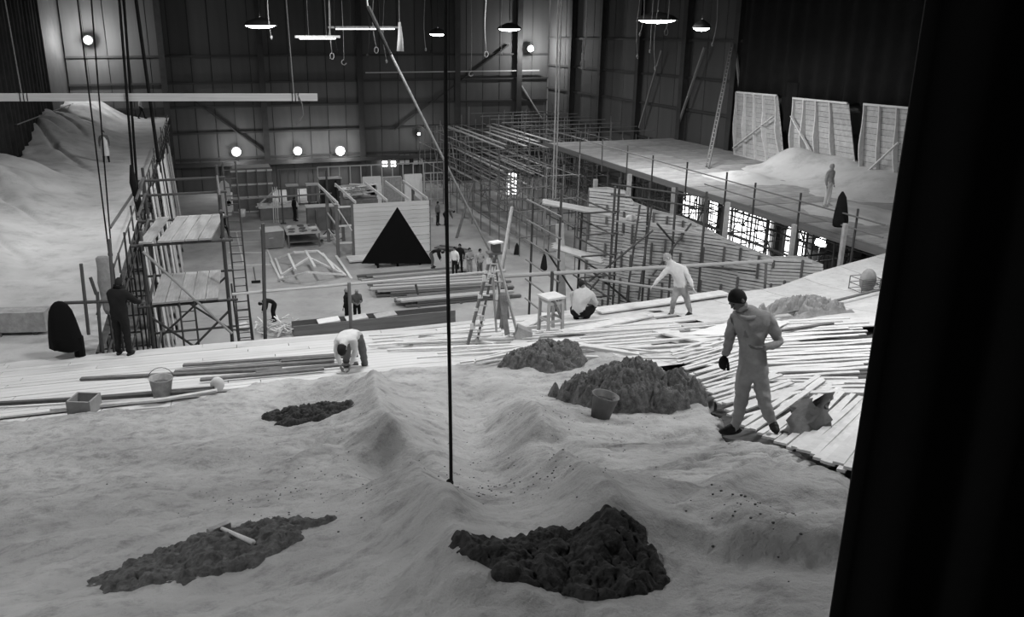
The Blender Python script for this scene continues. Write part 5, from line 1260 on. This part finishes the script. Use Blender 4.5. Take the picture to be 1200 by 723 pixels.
t = thing('twin_hoist_lines', 'pair of pale hoist lines running from roof to scaffold', 'rope', pY(650, 225, 34))
for px0, px1 in ((654, 648), (658, 651)): b = MB(); a = pY(px0, 10, 34); b.tube([Vector((a.x, a.y, ZC)), pY(px1, 232, 34)], .032, 6); b.build('hoist_line', 'steel_light', t)
# slanting pole
a, c_ = pY(438, 24, 27), pY(580, 306, 24); a = a+(a-c_)*.02; t = thing('slanting_pole', 'very long pole slanting from the roof down behind the step ladder', 'pole', c_)
b = MB(); b.tube([a, a.lerp(c_, .12), c_], [.05, .045, .03], 8); b.build('pole', 'steel_mid', t); b = MB(); b.tube([a+Vector((-.1, 0, .25)), a.lerp(c_, .16)+Vector((-.03, -.05, .02))], [.08, .05], 8); b.build('sleeve', 'rope_dark', t)
b = MB(); b.tube([c_, Vector((c_.x+1.1, c_.y+.3, 0))], .03, 8); b.build('lower_pole', 'steel_mid', t)
b = MB(); b.tube([a+Vector((-.1, 0, .2)), Vector((a.x-.3, a.y, ZC-.05))], .03, 6); b.build('rope_line', 'rope', t)
a, c_ = pY(600, 243, 30), pY(589, 310, 28); d = (c_-a)/(a.z-c_.z)*a.z; b = MB(); b.tube([a, a+d], .07, 8); o = b.build('leaning_prop', 'steel_light', origin=a+d); tag(o, 'pale tube prop leaning beyond the step ladder', 'pole')
c = pz(557, 280, 0); a = pY(551, 235, 58); 
a, c_ = pY(554, 215, 57), pz(535, 279, 0); b = MB(); b.tube([a, Vector((c_.x, c_.y, 0))], .10, 8); tag(b.build('leaning_prop', 'steel_mid', origin=c_), 'dark tube prop leaning at the corner of the bare scaffold', 'pole')
c = pY(656, 262, 27.5); c2 = pY(662, 325, 27.0); b = MB(); b.bar(c, Vector((c2.x+.2, c2.y, 0)), .3, .05, upv=(0,1,0)); tag(b.build('upright_board', 'timber_light', origin=(c2.x+.2, c2.y, 0)), 'pale board standing upright inside the lath wall tower', 'board')
# ropes over the hills
for k, (x0, y0, x1, y1, Y, r, lb) in enumerate(((97, 50, 128, 300, 24.5, .022, 'outermost thin dark rope hanging before the plaster hills'), (111, 50, 131, 300, 24.8, .022, 'second thin dark rope hanging before the plaster hills'), (143, 40, 158, 230, 26.0, .04, 'thick dark rope before the walking man on the hills'),
        (148, 40, 163, 250, 26.2, .04, 'thick dark rope close beside the scaffold rail'), (165, 40, 186, 190, 27.0, .055, 'heaviest dark rope hanging over the scaffold rail'))):
    a, c_ = pY(x0, y0, Y), pY(x1, y1, Y); a = a+(a-c_)*((ZC-.2-a.z)/(a.z-c_.z)); t = thing('hill_rope', lb, 'rope', c_); b = MB(); b.tube([a, c_], r, 6); b.build('rope_line', 'rope_dark', t)
    b = MB(); b.tube([c_+Vector((0, 0, .9 if k in (2, 3) else .1)), c_+Vector((0, 0, .4 if k in (2, 3) else .05)), c_], [r, r*(2.6 if k in (2, 3) else 1.5), r*1.2], 8); b.build('rope_bundle', 'rope_dark', t, True)
# hand line along the drape above the hills
a, c_ = pX(20, 146, XL+.6), pX(92, 119, XL+.6); t = thing('wall_hand_line', 'pale hand line running up along the dark drape', 'rope', a); b = MB(); b.tube([a, c_], .035, 6); b.build('rope_line', 'rope', t)
for u in (0, .5, 1): p = a.lerp(c_, u); b = MB(); b.tube([p, p+Vector((-.7, 0, .05))], .03, 6); b.build('bracket', 'steel', t)
# small lit windows on the far wall
for k, (px, py) in enumerate(((451, 192), (461, 192), (474, 187), (490, 187))):
    c = pY(px, py, YB-.3); b = MB(); b.box(c, (.45 if k < 2 else .9, .06, .5 if k < 2 else .9)); o = structure(b.build('window_%d' % (5+k), 'lamp_soft' if k < 2 else 'canvas_white', origin=c)); OFF[o.name] = c.copy()
    w2 = .3 if k < 2 else .5
    for s in (-1, 0, 1): board('glazing_bar', c+Vector((s*w2, -.05, -w2)), c+Vector((s*w2, -.05, w2)), .06, .06, 'wall_dark', o); board('glazing_bar', c+Vector((-w2, -.05, s*w2)), c+Vector((w2, -.05, s*w2)), .06, .06, 'wall_dark', o)
